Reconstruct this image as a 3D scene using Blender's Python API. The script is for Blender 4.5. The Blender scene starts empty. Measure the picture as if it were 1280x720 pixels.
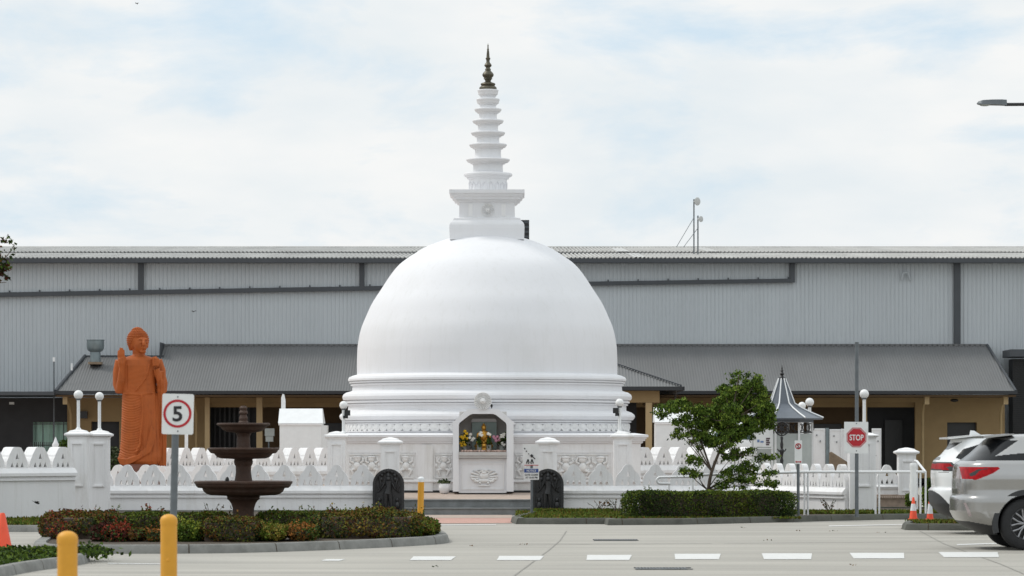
import bpy, bmesh, math, random
import numpy as np
from mathutils import Vector, Matrix
from mathutils.geometry import tessellate_polygon
random.seed(7); RNG = np.random.default_rng(7)
SC = bpy.context.scene; COL = SC.collection
R = math.radians; PI = math.pi
F = 4200.0; HY = 551.0; EYE = 1.6
def PX(x, Y): return (x-640.0)*Y/F
def PZ(y, Y): return EYE+(HY-y)*Y/F
def PG(x, y, z=0.0):                       # photo point on the ground plane of height z
    Y = (EYE-z)*F/(y-HY); return (PX(x, Y), Y)

# ---------------------------------------------------------------- camera
cam = bpy.data.cameras.new('camera'); cam_o = bpy.data.objects.new('camera', cam); COL.objects.link(cam_o)
cam.sensor_width = 36; cam.lens = F/1280*36; cam.shift_y = (HY-360)/1280
cam_o.location = (0, 0, EYE); cam_o.rotation_euler = (PI/2, 0, 0)
cam.clip_start = 0.5; cam.clip_end = 3000
cam.dof.use_dof = True; cam.dof.focus_distance = 76; cam.dof.aperture_fstop = 5.6
SC.camera = cam_o
# ---------------------------------------------------------------- world
W = bpy.data.worlds.new('World'); SC.world = W; W.use_nodes = True
nt = W.node_tree; nt.nodes.clear()
def N(t, **k):
    n = nt.nodes.new(t)
    for a, b in k.items(): setattr(n, a, b)
    return n
L = nt.links.new
SUN_EL, SUN_AZ = 52, -70      # azimuth from +Y towards +X
out = N('ShaderNodeOutputWorld'); bg = N('ShaderNodeBackground'); bg.inputs[1].default_value = 0.1
sky = N('ShaderNodeTexSky', sky_type='NISHITA'); sky.sun_disc = False
sky.sun_elevation = R(SUN_EL); sky.sun_rotation = R(SUN_AZ); sky.air_density = 1.0; sky.dust_density = 2.0
tc = N('ShaderNodeTexCoord'); sep = N('ShaderNodeSeparateXYZ'); L(tc.outputs['Generated'], sep.inputs[0])
mp = N('ShaderNodeMapping'); mp.inputs['Scale'].default_value = (7, 2.0, 19.0); mp.inputs['Location'].default_value = (3.1, 0.0, 1.7); mp.inputs['Rotation'].default_value = (0, R(4), 0)
L(tc.outputs['Generated'], mp.inputs[0])
n1 = N('ShaderNodeTexNoise'); n1.inputs['Scale'].default_value = 1.6; n1.inputs['Detail'].default_value = 8; n1.inputs['Roughness'].default_value = .58; n1.inputs['Distortion'].default_value = .25
L(mp.outputs[0], n1.inputs['Vector'])
cr = N('ShaderNodeValToRGB'); cr.color_ramp.elements[0].position = .33; cr.color_ramp.elements[1].position = .50
cr.color_ramp.elements[0].color = (.18, .18, .18, 1); cr.color_ramp.elements[1].color = (1, 1, 1, 1)
L(n1.outputs[0], cr.inputs[0])
mp2 = N('ShaderNodeMapping'); mp2.inputs['Scale'].default_value = (12, 3, 34); mp2.inputs['Location'].default_value = (8, 2, 5); L(tc.outputs['Generated'], mp2.inputs[0])
n2 = N('ShaderNodeTexNoise'); n2.inputs['Scale'].default_value = 1.3; n2.inputs['Detail'].default_value = 7; L(mp2.outputs[0], n2.inputs['Vector'])
cr2 = N('ShaderNodeValToRGB'); cr2.color_ramp.elements[0].position = .35; cr2.color_ramp.elements[1].position = .65
cr2.color_ramp.elements[0].color = (8.05, 8.6, 8.9, 1); cr2.color_ramp.elements[1].color = (9.25, 9.35, 9.3, 1); L(n2.outputs[0], cr2.inputs[0])
# clear patches: the Nishita blue lifted by thin high haze
hz = N('ShaderNodeMix', data_type='RGBA'); hz.inputs[0].default_value = .80; L(sky.outputs[0], hz.inputs[6]); hz.inputs[7].default_value = (6.6, 8.4, 9.9, 1)
mx = N('ShaderNodeMix', data_type='RGBA'); L(cr.outputs[0], mx.inputs[0]); L(hz.outputs[2], mx.inputs[6]); L(cr2.outputs[0], mx.inputs[7])
# an overcast sky is brighter overhead than at the horizon
mr = N('ShaderNodeMapRange'); L(sep.outputs[2], mr.inputs[0]); mr.inputs[1].default_value = .2; mr.inputs[2].default_value = .9; mr.inputs[3].default_value = 1.0; mr.inputs[4].default_value = 1.35
vm = N('ShaderNodeVectorMath', operation='SCALE'); L(mx.outputs[2], vm.inputs[0]); L(mr.outputs[0], vm.inputs['Scale'])
L(vm.outputs[0], bg.inputs[0]); L(bg.outputs[0], out.inputs[0])
# ---------------------------------------------------------------- sun (veiled by cloud)
sl = bpy.data.lights.new('sun', 'SUN'); sl.energy = 1.5; sl.angle = R(12); sl.color = (1, .96, .9)
so = bpy.data.objects.new('sun', sl); COL.objects.link(so)
sd = Vector((math.sin(R(SUN_AZ))*math.cos(R(SUN_EL)), math.cos(R(SUN_AZ))*math.cos(R(SUN_EL)), math.sin(R(SUN_EL))))
so.rotation_euler = (-sd).to_track_quat('-Z', 'Y').to_euler(); so.location = (-20, 20, 40)
SC.view_settings.view_transform = 'Standard'; SC.view_settings.look = 'None'; SC.view_settings.exposure = 0.0; SC.view_settings.gamma = 1

# ---------------------------------------------------------------- materials
def mat(name, col, rough=.7, var=.12, scale=3.0, bump=0.0, bscale=40, metal=0.0, streak=None, spec=.5, stain=None, stainscale=1.5, coat=0, drip=None, dripk=.5):
    m = bpy.data.materials.new(name); m.use_nodes = True; t = m.node_tree; b = t.nodes['Principled BSDF']
    b.inputs['Roughness'].default_value = rough; b.inputs['Metallic'].default_value = metal; b.inputs['Specular IOR Level'].default_value = spec
    b.inputs['Coat Weight'].default_value = coat
    tcn = t.nodes.new('ShaderNodeTexCoord'); mpn = t.nodes.new('ShaderNodeMapping'); t.links.new(tcn.outputs['Object'], mpn.inputs[0])
    if streak: mpn.inputs['Scale'].default_value = streak
    nz = t.nodes.new('ShaderNodeTexNoise'); nz.inputs['Scale'].default_value = scale; nz.inputs['Detail'].default_value = 6; nz.inputs['Roughness'].default_value = .6
    t.links.new(mpn.outputs[0], nz.inputs['Vector'])
    rp = t.nodes.new('ShaderNodeValToRGB'); rp.color_ramp.elements[0].position = .3; rp.color_ramp.elements[1].position = .7
    c0 = [max(0, c*(1-var)) for c in col]; c1 = [min(1, c*(1+var)) for c in col]
    rp.color_ramp.elements[0].color = (*c0, 1); rp.color_ramp.elements[1].color = (*c1, 1)
    t.links.new(nz.outputs[0], rp.inputs[0]); last = rp.outputs[0]
    if stain:
        n3 = t.nodes.new('ShaderNodeTexNoise'); n3.inputs['Scale'].default_value = stainscale; n3.inputs['Detail'].default_value = 9; n3.inputs['Roughness'].default_value = .7
        t.links.new(mpn.outputs[0], n3.inputs['Vector'])
        r3 = t.nodes.new('ShaderNodeValToRGB'); r3.color_ramp.elements[0].position = .54; r3.color_ramp.elements[1].position = .78
        t.links.new(n3.outputs[0], r3.inputs[0])
        m3 = t.nodes.new('ShaderNodeMix'); m3.data_type = 'RGBA'; t.links.new(r3.outputs[0], m3.inputs[0]); t.links.new(last, m3.inputs[6]); m3.inputs[7].default_value = (*stain, 1)
        last = m3.outputs[2]
    if drip:
        mp4 = t.nodes.new('ShaderNodeMapping'); mp4.inputs['Scale'].default_value = (9, 9, .55); t.links.new(tcn.outputs['Object'], mp4.inputs[0])
        n4 = t.nodes.new('ShaderNodeTexNoise'); n4.inputs['Scale'].default_value = 1.0; n4.inputs['Detail'].default_value = 8; n4.inputs['Roughness'].default_value = .65; t.links.new(mp4.outputs[0], n4.inputs['Vector'])
        r4 = t.nodes.new('ShaderNodeMapRange'); r4.inputs[1].default_value = .52; r4.inputs[2].default_value = .80; r4.inputs[4].default_value = dripk; t.links.new(n4.outputs[0], r4.inputs[0])
        m4 = t.nodes.new('ShaderNodeMix'); m4.data_type = 'RGBA'; t.links.new(r4.outputs[0], m4.inputs[0]); t.links.new(last, m4.inputs[6]); m4.inputs[7].default_value = (*drip, 1); last = m4.outputs[2]
    t.links.new(last, b.inputs['Base Color'])
    if bump:
        nb = t.nodes.new('ShaderNodeTexNoise'); nb.inputs['Scale'].default_value = bscale; nb.inputs['Detail'].default_value = 5; t.links.new(tcn.outputs['Object'], nb.inputs['Vector'])
        bp = t.nodes.new('ShaderNodeBump'); bp.inputs['Strength'].default_value = bump; bp.inputs['Distance'].default_value = .02
        t.links.new(nb.outputs[0], bp.inputs['Height']); t.links.new(bp.outputs[0], b.inputs['Normal'])
    return m
M = dict(
 plaster=mat('white_plaster', (.765, .765, .78), .7, .02, .8, .08, 14, spec=.3, stain=(.72, .72, .725), stainscale=.9, drip=(.56, .55, .52), dripk=.24, streak=(1, 1, .45)),
 plaster2=mat('white_wall_paint', (.80, .795, .795), .6, .05, 1.5, .15, 18, stain=(.62, .60, .565), stainscale=1.6, drip=(.45, .43, .38), dripk=.40, streak=(1, 1, .35)),
 carved=mat('white_carved_plaster', (.76, .755, .745), .7, .08, 6, .2, 30),
 brass=mat('aged_brass', (.10, .09, .065), .45, .3, 14, .2, 40, metal=.6),
 statue=mat('terracotta_paint', (.385, .098, .022), .62, .13, 3, .15, 30, spec=.25, stain=(.27, .060, .014), stainscale=3, drip=(.16, .05, .02), dripk=.5),
 statue_dark=mat('dark_clay', (.14, .05, .03), .7, .2, 5),
 road=None, tan=mat('tan_render', (.285, .195, .092), .8, .1, 1.2, .1, 20, stain=(.24, .16, .075)),
 tanpole=mat('tan_pipe', (.40, .29, .15), .6, .06),
 shadebrown=mat('shaded_tan_render', (.11, .066, .03), .8, .12, 1.5),  # tan render coloured darker for the shade under the veranda roof
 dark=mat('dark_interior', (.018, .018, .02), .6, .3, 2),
 black=mat('black_paint', (.015, .015, .016), .4, .3, 5),
 blackgutter=mat('black_gutter', (.018, .02, .024), .5, .1, 2),
 fascia=mat('charcoal_gutter', (.052, .058, .066), .5, .1, 2),
 cladding=mat('grey_metal_cladding', (.50, .53, .55), .5, .04, .5, streak=(1, 1, .15), stain=(.45, .48, .50), stainscale=.8, drip=(.36, .385, .40), dripk=.4),
 zinc=mat('weathered_zinc_roof', (.42, .415, .395), .55, .14, .8, .1, 10, streak=(1, .12, 1), stain=(.24, .235, .22), stainscale=1.2),
 zinclight=mat('pale_roof_sheet', (.50, .505, .49), .5, .06, 2),
 leanroof=mat('grey_corrugated_roof', (.135, .137, .138), .6, .08, .9, streak=(1, .12, 1), stain=(.12, .12, .12), stainscale=2),
 concrete=mat('kerb_concrete', (.21, .21, .195), .85, .22, 4, .4, 50, stain=(.14, .14, .125), stainscale=3),
 oldkerb=mat('dark_kerb_concrete', (.095, .096, .082), .9, .3, 3, .5, 40, stain=(.08, .09, .06), stainscale=3),
 steps=mat('grey_step_stone', (.21, .22, .22), .8, .18, 4, .3, 40, stain=(.14, .14, .14)),
 paver=mat('brown_paving', (.40, .32, .265), .85, .14, 9, .3, 40, stain=(.30, .25, .2)),
 brick=mat('pink_brick_paving', (.46, .27, .22), .85, .22, 9, .3, 40, stain=(.40, .33, .28), stainscale=4),
 tile=mat('tan_floor_tile', (.27, .21, .165), .8, .2, 9),
 soil=mat('garden_soil', (.06, .045, .03), .95, .4, 12, .6, 40),
 granite=mat('black_granite', (.022, .022, .023), .42, .35, 8, .3, 50),
 fountain=mat('brown_cast_stone', (.056, .027, .016), .7, .25, 5, .35, 40, stain=(.085, .06, .048), stainscale=4, drip=(.10, .085, .07), dripk=.5),
 yellow=mat('yellow_bollard_paint', (.66, .31, .022), .55, .07, 5, .05, 40, stain=(.62, .34, .06), stainscale=3),
 whitemetal=mat('white_powder_coat', (.76, .77, .77), .4, .04, 5),
 signwhite=mat('sign_white', (.74, .75, .74), .45, .05, 6, stain=(.6, .61, .6), stainscale=5),
 signred=mat('sign_red', (.44, .010, .020), .55, .06, 6),
 signblack=mat('sign_black', (.012, .012, .014), .5, .05),
 signblue=mat('sign_blue', (.03, .075, .26), .5, .08),
 galv=mat('galvanised_steel', (.13, .145, .155), .5, .15, 8, metal=.3),
 globe=mat('opal_globe', (.80, .80, .79), .3, .03, 4),
 orange=mat('cone_orange', (.80, .085, .03), .5, .08, 5),
 cone_white=mat('cone_reflective', (.72, .73, .74), .5, .1, 9),
 silver=mat('silver_car_paint', (.38, .375, .365), .24, .03, 2, metal=.85, coat=.5),
 carwhite=mat('white_car_paint', (.76, .77, .77), .28, .02, 2, coat=.6),
 plastic=mat('black_plastic_trim', (.028, .029, .031), .55, .15, 9),
 tyre=mat('tyre_rubber', (.018, .018, .019), .8, .2, 9, .2, 60),
 rim=mat('alloy_rim', (.30, .30, .31), .32, .06, 4, metal=.8),
 carglass=mat('tinted_glass', (.008, .009, .010), .18, .1, 2, spec=.3),
 lampred=mat('tail_lamp_red', (.33, .004, .008), .35, .35, 14, spec=.15),
 lampclear=mat('lamp_clear', (.36, .30, .30), .12, .1, 9, coat=1),
 gold=mat('gilded_metal', (.62, .33, .06), .35, .2, 20, metal=.75),
 nicheback=mat('grey_niche_plaster', (.52, .50, .48), .8, .1, 4),
 greenglass=mat('green_glass_panel', (.27, .36, .34), .25, .12, 3),
 gazebo=mat('blue_grey_sheet_roof', (.115, .132, .155), .42, .08, 3),
 lace=mat('black_cast_iron', (.014, .014, .015), .45, .2, 9),
 wood=mat('weathered_plank', (.23, .17, .115), .8, .25, 8, .3, 40),
 glasspane=mat('pale_glazing', (.38, .41, .395), .15, .12, 2),
 curtain=mat('pale_green_curtain', (.50, .74, .64), .8, .2, 9, streak=(6, 1, .3)),
 greycar=mat('dark_green_car_paint', (.02, .05, .045), .3, .1),
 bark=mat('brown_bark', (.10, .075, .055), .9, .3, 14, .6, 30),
 grass=mat('grass_blades', (.07, .12, .025), .8, .35, 30),
 feather=mat('dark_feathers', (.02, .02, .02), .8, .2, 30),
 steelvent=mat('grey_vent_steel', (.20, .24, .25), .4, .14, 6, metal=.4),
 vase=mat('clear_vase', (.30, .32, .30), .2, .1),
 offering=mat('mixed_offerings', (.52, .36, .30), .6, .6, 60),
 line=mat('road_line_paint', (.62, .62, .60), .6, .05, 8, stain=(.50, .485, .45), stainscale=5),
 crack=mat('road_joint', (.25, .24, .215), .9, .2, 9),
 grate=mat('grate_iron', (.10, .11, .115), .6, .2, 9),
)
def leafmat(name, c, var=.3):
    m = mat(name, c, .75, var, 5, spec=.12); b = m.node_tree.nodes['Principled BSDF']
    return m
LEAF = {k: leafmat('leaf_'+k, c) for k, c in dict(dark=(.028, .045, .014), mid=(.058, .10, .014), light=(.12, .17, .02), yellow=(.24, .26, .035),
        olive=(.10, .11, .016), brown=(.13, .062, .014), red=(.26, .045, .022), maroon=(.07, .018, .014), orange=(.32, .125, .03), gold=(.22, .16, .03), tree=(.085, .14, .020), treelight=(.17, .23, .035), grey=(.085, .10, .055)).items()}
FLOWER = {k: mat('petal_'+k, c, .6, .1) for k, c in dict(yellow=(.80, .50, .02), white=(.80, .78, .72), pink=(.60, .28, .38)).items()}

def make_road_mat():
    m = mat('road_concrete', (.365, .346, .305), .8, .07, .16, .15, 30, stain=(.34, .325, .29), stainscale=.5)
    t = m.node_tree; b = t.nodes['Principled BSDF']; src = b.inputs['Base Color'].links[0].from_socket
    tcn = t.nodes.new('ShaderNodeTexCoord'); mpn = t.nodes.new('ShaderNodeMapping'); mpn.inputs['Scale'].default_value = (.25, 2.4, 1); t.links.new(tcn.outputs['Object'], mpn.inputs[0])
    nz = t.nodes.new('ShaderNodeTexNoise'); nz.inputs['Scale'].default_value = .5; nz.inputs['Detail'].default_value = 8; t.links.new(mpn.outputs[0], nz.inputs['Vector'])
    sp = t.nodes.new('ShaderNodeTexNoise'); sp.inputs['Scale'].default_value = 25; sp.inputs['Detail'].default_value = 4; t.links.new(tcn.outputs['Object'], sp.inputs['Vector'])
    mrn = t.nodes.new('ShaderNodeMapRange'); mrn.inputs[1].default_value = .3; mrn.inputs[2].default_value = .7; mrn.inputs[3].default_value = .80; mrn.inputs[4].default_value = 1.10; t.links.new(nz.outputs[0], mrn.inputs[0])
    mr2 = t.nodes.new('ShaderNodeMapRange'); mr2.inputs[1].default_value = .3; mr2.inputs[2].default_value = .7; mr2.inputs[3].default_value = .92; mr2.inputs[4].default_value = 1.06; t.links.new(sp.outputs[0], mr2.inputs[0])
    mu = t.nodes.new('ShaderNodeMath'); mu.operation = 'MULTIPLY'; t.links.new(mrn.outputs[0], mu.inputs[0]); t.links.new(mr2.outputs[0], mu.inputs[1])
    v = t.nodes.new('ShaderNodeVectorMath'); v.operation = 'SCALE'; t.links.new(src, v.inputs[0]); t.links.new(mu.outputs[0], v.inputs['Scale']); t.links.new(v.outputs[0], b.inputs['Base Color'])
    return m
M['road'] = make_road_mat()

# ---------------------------------------------------------------- mesh helpers
class MB:
    def __init__(s): s.v = []; s.f = []; s.mi = []; s.m = 0
    def add(s, vs, fs):
        o = len(s.v); s.v += [tuple(p) for p in vs]; s.f += [tuple(i+o for i in f) for f in fs]; s.mi += [s.m]*len(fs); return s
    def box(s, x0, x1, y0, y1, z0, z1):
        return s.add([(x0,y0,z0),(x1,y0,z0),(x1,y1,z0),(x0,y1,z0),(x0,y0,z1),(x1,y0,z1),(x1,y1,z1),(x0,y1,z1)],
                     [(0,3,2,1),(4,5,6,7),(0,1,5,4),(1,2,6,5),(2,3,7,6),(3,0,4,7)])
    def lathe(s, prof, c=(0,0), seg=48, square=False, rot=None, ex=(1,1)):   # prof: (r, z) upwards or downwards
        n = 4 if square else seg; k = math.sqrt(2) if square else 1; a0 = PI/4 if square else 0
        vs = []
        for r, z in prof:
            for i in range(n):
                a = a0+2*PI*i/n; vs.append((c[0]+r*k*math.cos(a)*ex[0], c[1]+r*k*math.sin(a)*ex[1], z))
        fs = []
        up = prof[-1][1] >= prof[0][1]
        for j in range(len(prof)-1):
            for i in range(n):
                a, b = j*n+i, j*n+(i+1) % n; q = (a, b, b+n, a+n); fs.append(q if up else q[::-1])
        b0 = tuple(range(n)); t0 = tuple(range((len(prof)-1)*n, len(prof)*n))
        fs.append(b0[::-1] if up else b0); fs.append(t0 if up else t0[::-1])
        return s.add(vs, fs)
    def ell(s, c, r, nu=14, nv=9, M3=None):
        vs = []; fs = []
        for j in range(nv+1):
            t = PI*j/nv
            for i in range(nu):
                p = 2*PI*i/nu; q = Vector((r[0]*math.sin(t)*math.cos(p), r[1]*math.sin(t)*math.sin(p), r[2]*math.cos(t)))
                if M3: q = M3 @ q
                vs.append((c[0]+q.x, c[1]+q.y, c[2]+q.z))
        for j in range(nv):
            for i in range(nu):
                a, b = j*nu+i, j*nu+(i+1) % nu; fs.append((a, a+nu, b+nu, b))
        return s.add(vs, fs)
    def tube(s, pts, rad, seg=10):
        pts = [Vector(p) for p in pts]; n = len(pts); rad = rad if isinstance(rad, (list, tuple)) else [rad]*n
        vs = []; fs = []; prev = None
        for i, p in enumerate(pts):
            d = (pts[min(i+1, n-1)]-pts[max(i-1, 0)]).normalized()
            if prev is None:
                u = d.orthogonal().normalized()
            else:
                u = prev-d*prev.dot(d); u = u.normalized() if u.length > 1e-6 else d.orthogonal().normalized()
            prev = u; w = d.cross(u)
            for k in range(seg):
                a = 2*PI*k/seg; vs.append(p+(u*math.cos(a)+w*math.sin(a))*rad[i])
        for i in range(n-1):
            for k in range(seg):
                a, b = i*seg+k, i*seg+(k+1) % seg; fs.append((a, b, b+seg, a+seg))
        fs.append(tuple(range(seg))[::-1]); fs.append(tuple(range((n-1)*seg, n*seg)))
        return s.add(vs, fs)
    def prism(s, outer, holes, fn, t0, t1):       # outline with holes; fn(u, v, t) -> point
        loops = [outer]+list(holes)
        tri = tessellate_polygon([[Vector((p[0], p[1], 0)) for p in l] for l in loops])
        flat = [p for l in loops for p in l]; n = len(flat)
        vs = [fn(p[0], p[1], t0) for p in flat]+[fn(p[0], p[1], t1) for p in flat]
        fs = []
        for t in tri: fs.append(tuple(t)); fs.append(tuple(i+n for i in t)[::-1])
        o = 0
        for l in loops:
            m = len(l)
            for i in range(m):
                a, b = o+i, o+(i+1) % m; fs.append((a, b, b+n, a+n))
            o += m
        return s.add(vs, fs)
    def build(s, name, m, parent=None, smooth=None, recalc=True):
        me = bpy.data.meshes.new(name); me.from_pydata(s.v, [], s.f)
        for x in (m if isinstance(m, (list, tuple)) else [m]): me.materials.append(x)
        if any(s.mi): me.polygons.foreach_set('material_index', s.mi)
        if recalc:
            b = bmesh.new(); b.from_mesh(me); bmesh.ops.recalc_face_normals(b, faces=b.faces); b.to_mesh(me); b.free()
        if smooth:
            me.polygons.foreach_set('use_smooth', [True]*len(me.polygons)); me.set_sharp_from_angle(angle=R(smooth))
        o = bpy.data.objects.new(name, me); COL.objects.link(o)
        if parent: o.parent = parent; o.matrix_parent_inverse = Matrix.Translation(parent.location).inverted() if parent.type == 'EMPTY' else Matrix()
        return o
def tag(o, label=None, cat=None, group=None, kind=None):
    if label: o['label'] = label
    if cat: o['category'] = cat
    if group: o['group'] = group
    if kind: o['kind'] = kind
    return o
def thing(name, loc, label, cat, group=None, kind=None):
    o = bpy.data.objects.new(name, None); COL.objects.link(o); o.location = loc; o.empty_display_size = .2
    bpy.context.view_layer.update()
    return tag(o, label, cat, group, kind)
def struct(o): o['kind'] = 'structure'; return o
def copy_tree(o, parent=None, delta=None):
    c = o.copy(); COL.objects.link(c)
    if parent: c.parent = parent; c.matrix_parent_inverse = o.matrix_parent_inverse.copy()
    for ch in list(o.children): copy_tree(ch, c)
    return c
def text_mesh(s, size, fn, depth=.004, bold=0.0, align='CENTER'):
    cu = bpy.data.curves.new('lettering', 'FONT'); cu.body = s; cu.size = size; cu.align_x = align; cu.align_y = 'CENTER'; cu.extrude = depth/2; cu.offset = bold
    o = bpy.data.objects.new('lettering', cu); COL.objects.link(o); bpy.context.view_layer.update()
    me = bpy.data.meshes.new_from_object(o.evaluated_get(bpy.context.evaluated_depsgraph_get())); bpy.data.objects.remove(o)
    b = MB(); b.add([fn(v.co.x, v.co.y, v.co.z) for v in me.vertices], [tuple(p.vertices) for p in me.polygons]); bpy.data.meshes.remove(me)
    return b
def remeshed(mb, name, m, parent, voxel, fn=None, smooth_it=4):
    me = bpy.data.meshes.new('tmp'); me.from_pydata(mb.v, [], mb.f); o = bpy.data.objects.new('tmp', me); COL.objects.link(o)
    r = o.modifiers.new('r', 'REMESH'); r.mode = 'VOXEL'; r.voxel_size = voxel
    if smooth_it: q = o.modifiers.new('s', 'SMOOTH'); q.iterations = smooth_it; q.factor = .5
    bpy.context.view_layer.update()
    me2 = bpy.data.meshes.new_from_object(o.evaluated_get(bpy.context.evaluated_depsgraph_get())); bpy.data.objects.remove(o)
    me2.materials.clear(); me2.materials.append(m)
    if fn:
        n = len(me2.vertices); co = np.zeros(n*3); me2.vertices.foreach_get('co', co); co = co.reshape(-1, 3)
        no = np.array([v.normal[:] for v in me2.vertices]); co = fn(co, no); me2.vertices.foreach_set('co', co.ravel()); me2.update()
    me2.polygons.foreach_set('use_smooth', [True]*len(me2.polygons))
    me2.name = name; o2 = bpy.data.objects.new(name, me2); COL.objects.link(o2)
    if parent: o2.parent = parent; o2.matrix_parent_inverse = Matrix.Translation(parent.location).inverted()
    return o2

# ---------------------------------------------------------------- leaves
def leaves(pts, size, mats, probs, elong=1.6, droop=0.0, up=.0, sizevar=.4):
    """pts Nx3 -> one mesh of folded leaf quads"""
    n = len(pts); P = np.asarray(pts)
    d = RNG.normal(size=(n, 3)); d[:, 2] -= droop; d[:, 2] += up; d /= np.linalg.norm(d, axis=1)[:, None]
    r = RNG.normal(size=(n, 3)); s = np.cross(d, r); s /= np.linalg.norm(s, axis=1)[:, None]+1e-9
    sz = size*(1+sizevar*RNG.uniform(-1, 1, n))[:, None]
    a = P-d*sz*elong/2; c = P+d*sz*elong/2; b = P+s*sz/2-d*sz*.1; e = P-s*sz/2-d*sz*.1
    V = np.stack([a, b, c, e], 1).reshape(-1, 3)
    Fc = [(4*i, 4*i+1, 4*i+2, 4*i+3) for i in range(n)]
    me = bpy.data.meshes.new('leaves'); me.from_pydata(V.tolist(), [], Fc)
    for m in mats: me.materials.append(m)
    pr = np.array(probs) if np.ndim(probs) == 1 else probs
    if np.ndim(pr) == 1: mi = RNG.choice(len(mats), n, p=pr/pr.sum())
    else:
        cs = np.cumsum(pr/pr.sum(1)[:, None], 1); u = RNG.uniform(size=n)[:, None]; mi = (u > cs).sum(1).clip(0, len(mats)-1)
    me.polygons.foreach_set('material_index', mi.astype(int).tolist())
    return me
def link_mesh(me, name, parent=None):
    me.name = name; o = bpy.data.objects.new(name, me); COL.objects.link(o)
    if parent: o.parent = parent; o.matrix_parent_inverse = Matrix.Translation(parent.location).inverted()
    return o
def lump(p, s):     # cheap smooth noise
    return (np.sin(p[:, 0]*2.7*s+1.3)*np.cos(p[:, 1]*3.1*s+.4)+np.sin(p[:, 0]*6.1*s+p[:, 2]*5.3*s)+.6*np.sin(p[:, 0]*13*s+2)*np.cos(p[:, 2]*11*s+p[:, 1]*9*s))/2.6
def hedge(name, label, cat, x0, x1, y0, y1, z0, z1, mats, probs, dens=1500, size=.045, group=None, rnd=.12, rough=.05, shoots=0, round_top=False, topmats=None, boxy=4.5):
    t = thing(name, ((x0+x1)/2, (y0+y1)/2, z0), label, cat, group)
    Lx, Ly, Lz = x1-x0, y1-y0, z1-z0
    area = Lx*Ly+2*(Lx+Ly)*Lz; n = int(area*dens)
    q = RNG.uniform(-1, 1, (n*3, 3)); m = np.abs(q).max(1)[:, None]
    # push to the shell of a rounded box
    q = q/m; shell = RNG.uniform(.72, 1.02, len(q))[:, None]**.5
    e = boxy if not round_top else 2.4
    nr = (np.abs(q)**e).sum(1)**(1/e); q = q/nr[:, None]*shell
    q = q[q[:, 2] > -.98]
    w = np.array([Lx/2, Ly/2, Lz/2]); 
    # weight by area
    wt = np.where(np.abs(q[:, 0]) > np.maximum(np.abs(q[:, 1]), np.abs(q[:, 2])), Ly*Lz, np.where(np.abs(q[:, 1]) > np.abs(q[:, 2]), Lx*Lz, Lx*Ly))
    idx = RNG.choice(len(q), size=n, p=wt/wt.sum()); q = q[idx]+RNG.normal(size=(n, 3))*.004
    c = np.array([(x0+x1)/2, (y0+y1)/2, (z0+z1)/2]); p = c+q*w
    p += (q/np.linalg.norm(q, axis=1)[:, None])*(lump(p, 1.0)*rough+lump(p, 4.5)*rough*.45)[:, None]+RNG.normal(size=(n, 3))*.012
    if shoots:
        k = shoots; sx = RNG.uniform(x0, x1, k); sy = RNG.uniform(y0, y1, k); hh = RNG.uniform(.03, .16, k)
        sp = np.concatenate([np.stack([sx[i]+RNG.normal(size=8)*.012, sy[i]+RNG.normal(size=8)*.012, z1-.02+np.linspace(0, hh[i], 8)], 1) for i in range(k)]); p = np.concatenate([p, sp])
    p[:, 2] = np.maximum(p[:, 2], z0+.01)
    pr = np.tile(np.array(probs, float), (len(p), 1))
    bl = (lump(p+3.7, .9)*1.5+RNG.normal(size=len(p))*.15).clip(-1, 1); kk_ = pr.shape[1]; gr = np.linspace(-1, 1, kk_)[None]*bl[:, None]; pr = pr*np.exp(gr*2.0)
    if topmats is not None:  # leaf mix by height: new growth tips, plus top light painted into the colours
        h = ((p[:, 2]-z0)/Lz).clip(0, 1.1)
        blob = (lump(p, .8)*.5+.5).clip(0, 1)
        pr = pr*(1-(h**3)[:, None]*.7)+np.array(topmats, float)[None]*(h**3*(.3+.9*blob))[:, None]
    link_mesh(leaves(p, size, [LEAF[k] for k in mats], pr), 'foliage', t)
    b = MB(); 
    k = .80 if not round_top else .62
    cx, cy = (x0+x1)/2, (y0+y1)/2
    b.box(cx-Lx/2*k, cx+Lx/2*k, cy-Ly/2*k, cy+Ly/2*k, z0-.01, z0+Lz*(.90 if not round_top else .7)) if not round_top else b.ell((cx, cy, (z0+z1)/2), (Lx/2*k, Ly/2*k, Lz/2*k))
    b.build('shade_core', M['bark'], t)  # solid dark core standing in for the shade inside the foliage
    return t

# ================================================================ THE SETTING
b = MB(); b.add([(-500, -60, 0), (500, -60, 0), (500, 900, 0), (-500, 900, 0)], [(0, 1, 2, 3)]); struct(b.build('ground', M['road']))
def sheet(name, pts, z, m, kind='structure', **k):
    b = MB(); b.add([(x, y, z) for x, y in pts], [tuple(range(len(pts)))]); o = b.build(name, m)
    if o.data.polygons[0].normal.z < 0: o.data.flip_normals()
    if kind: o['kind'] = kind
    return o
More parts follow.
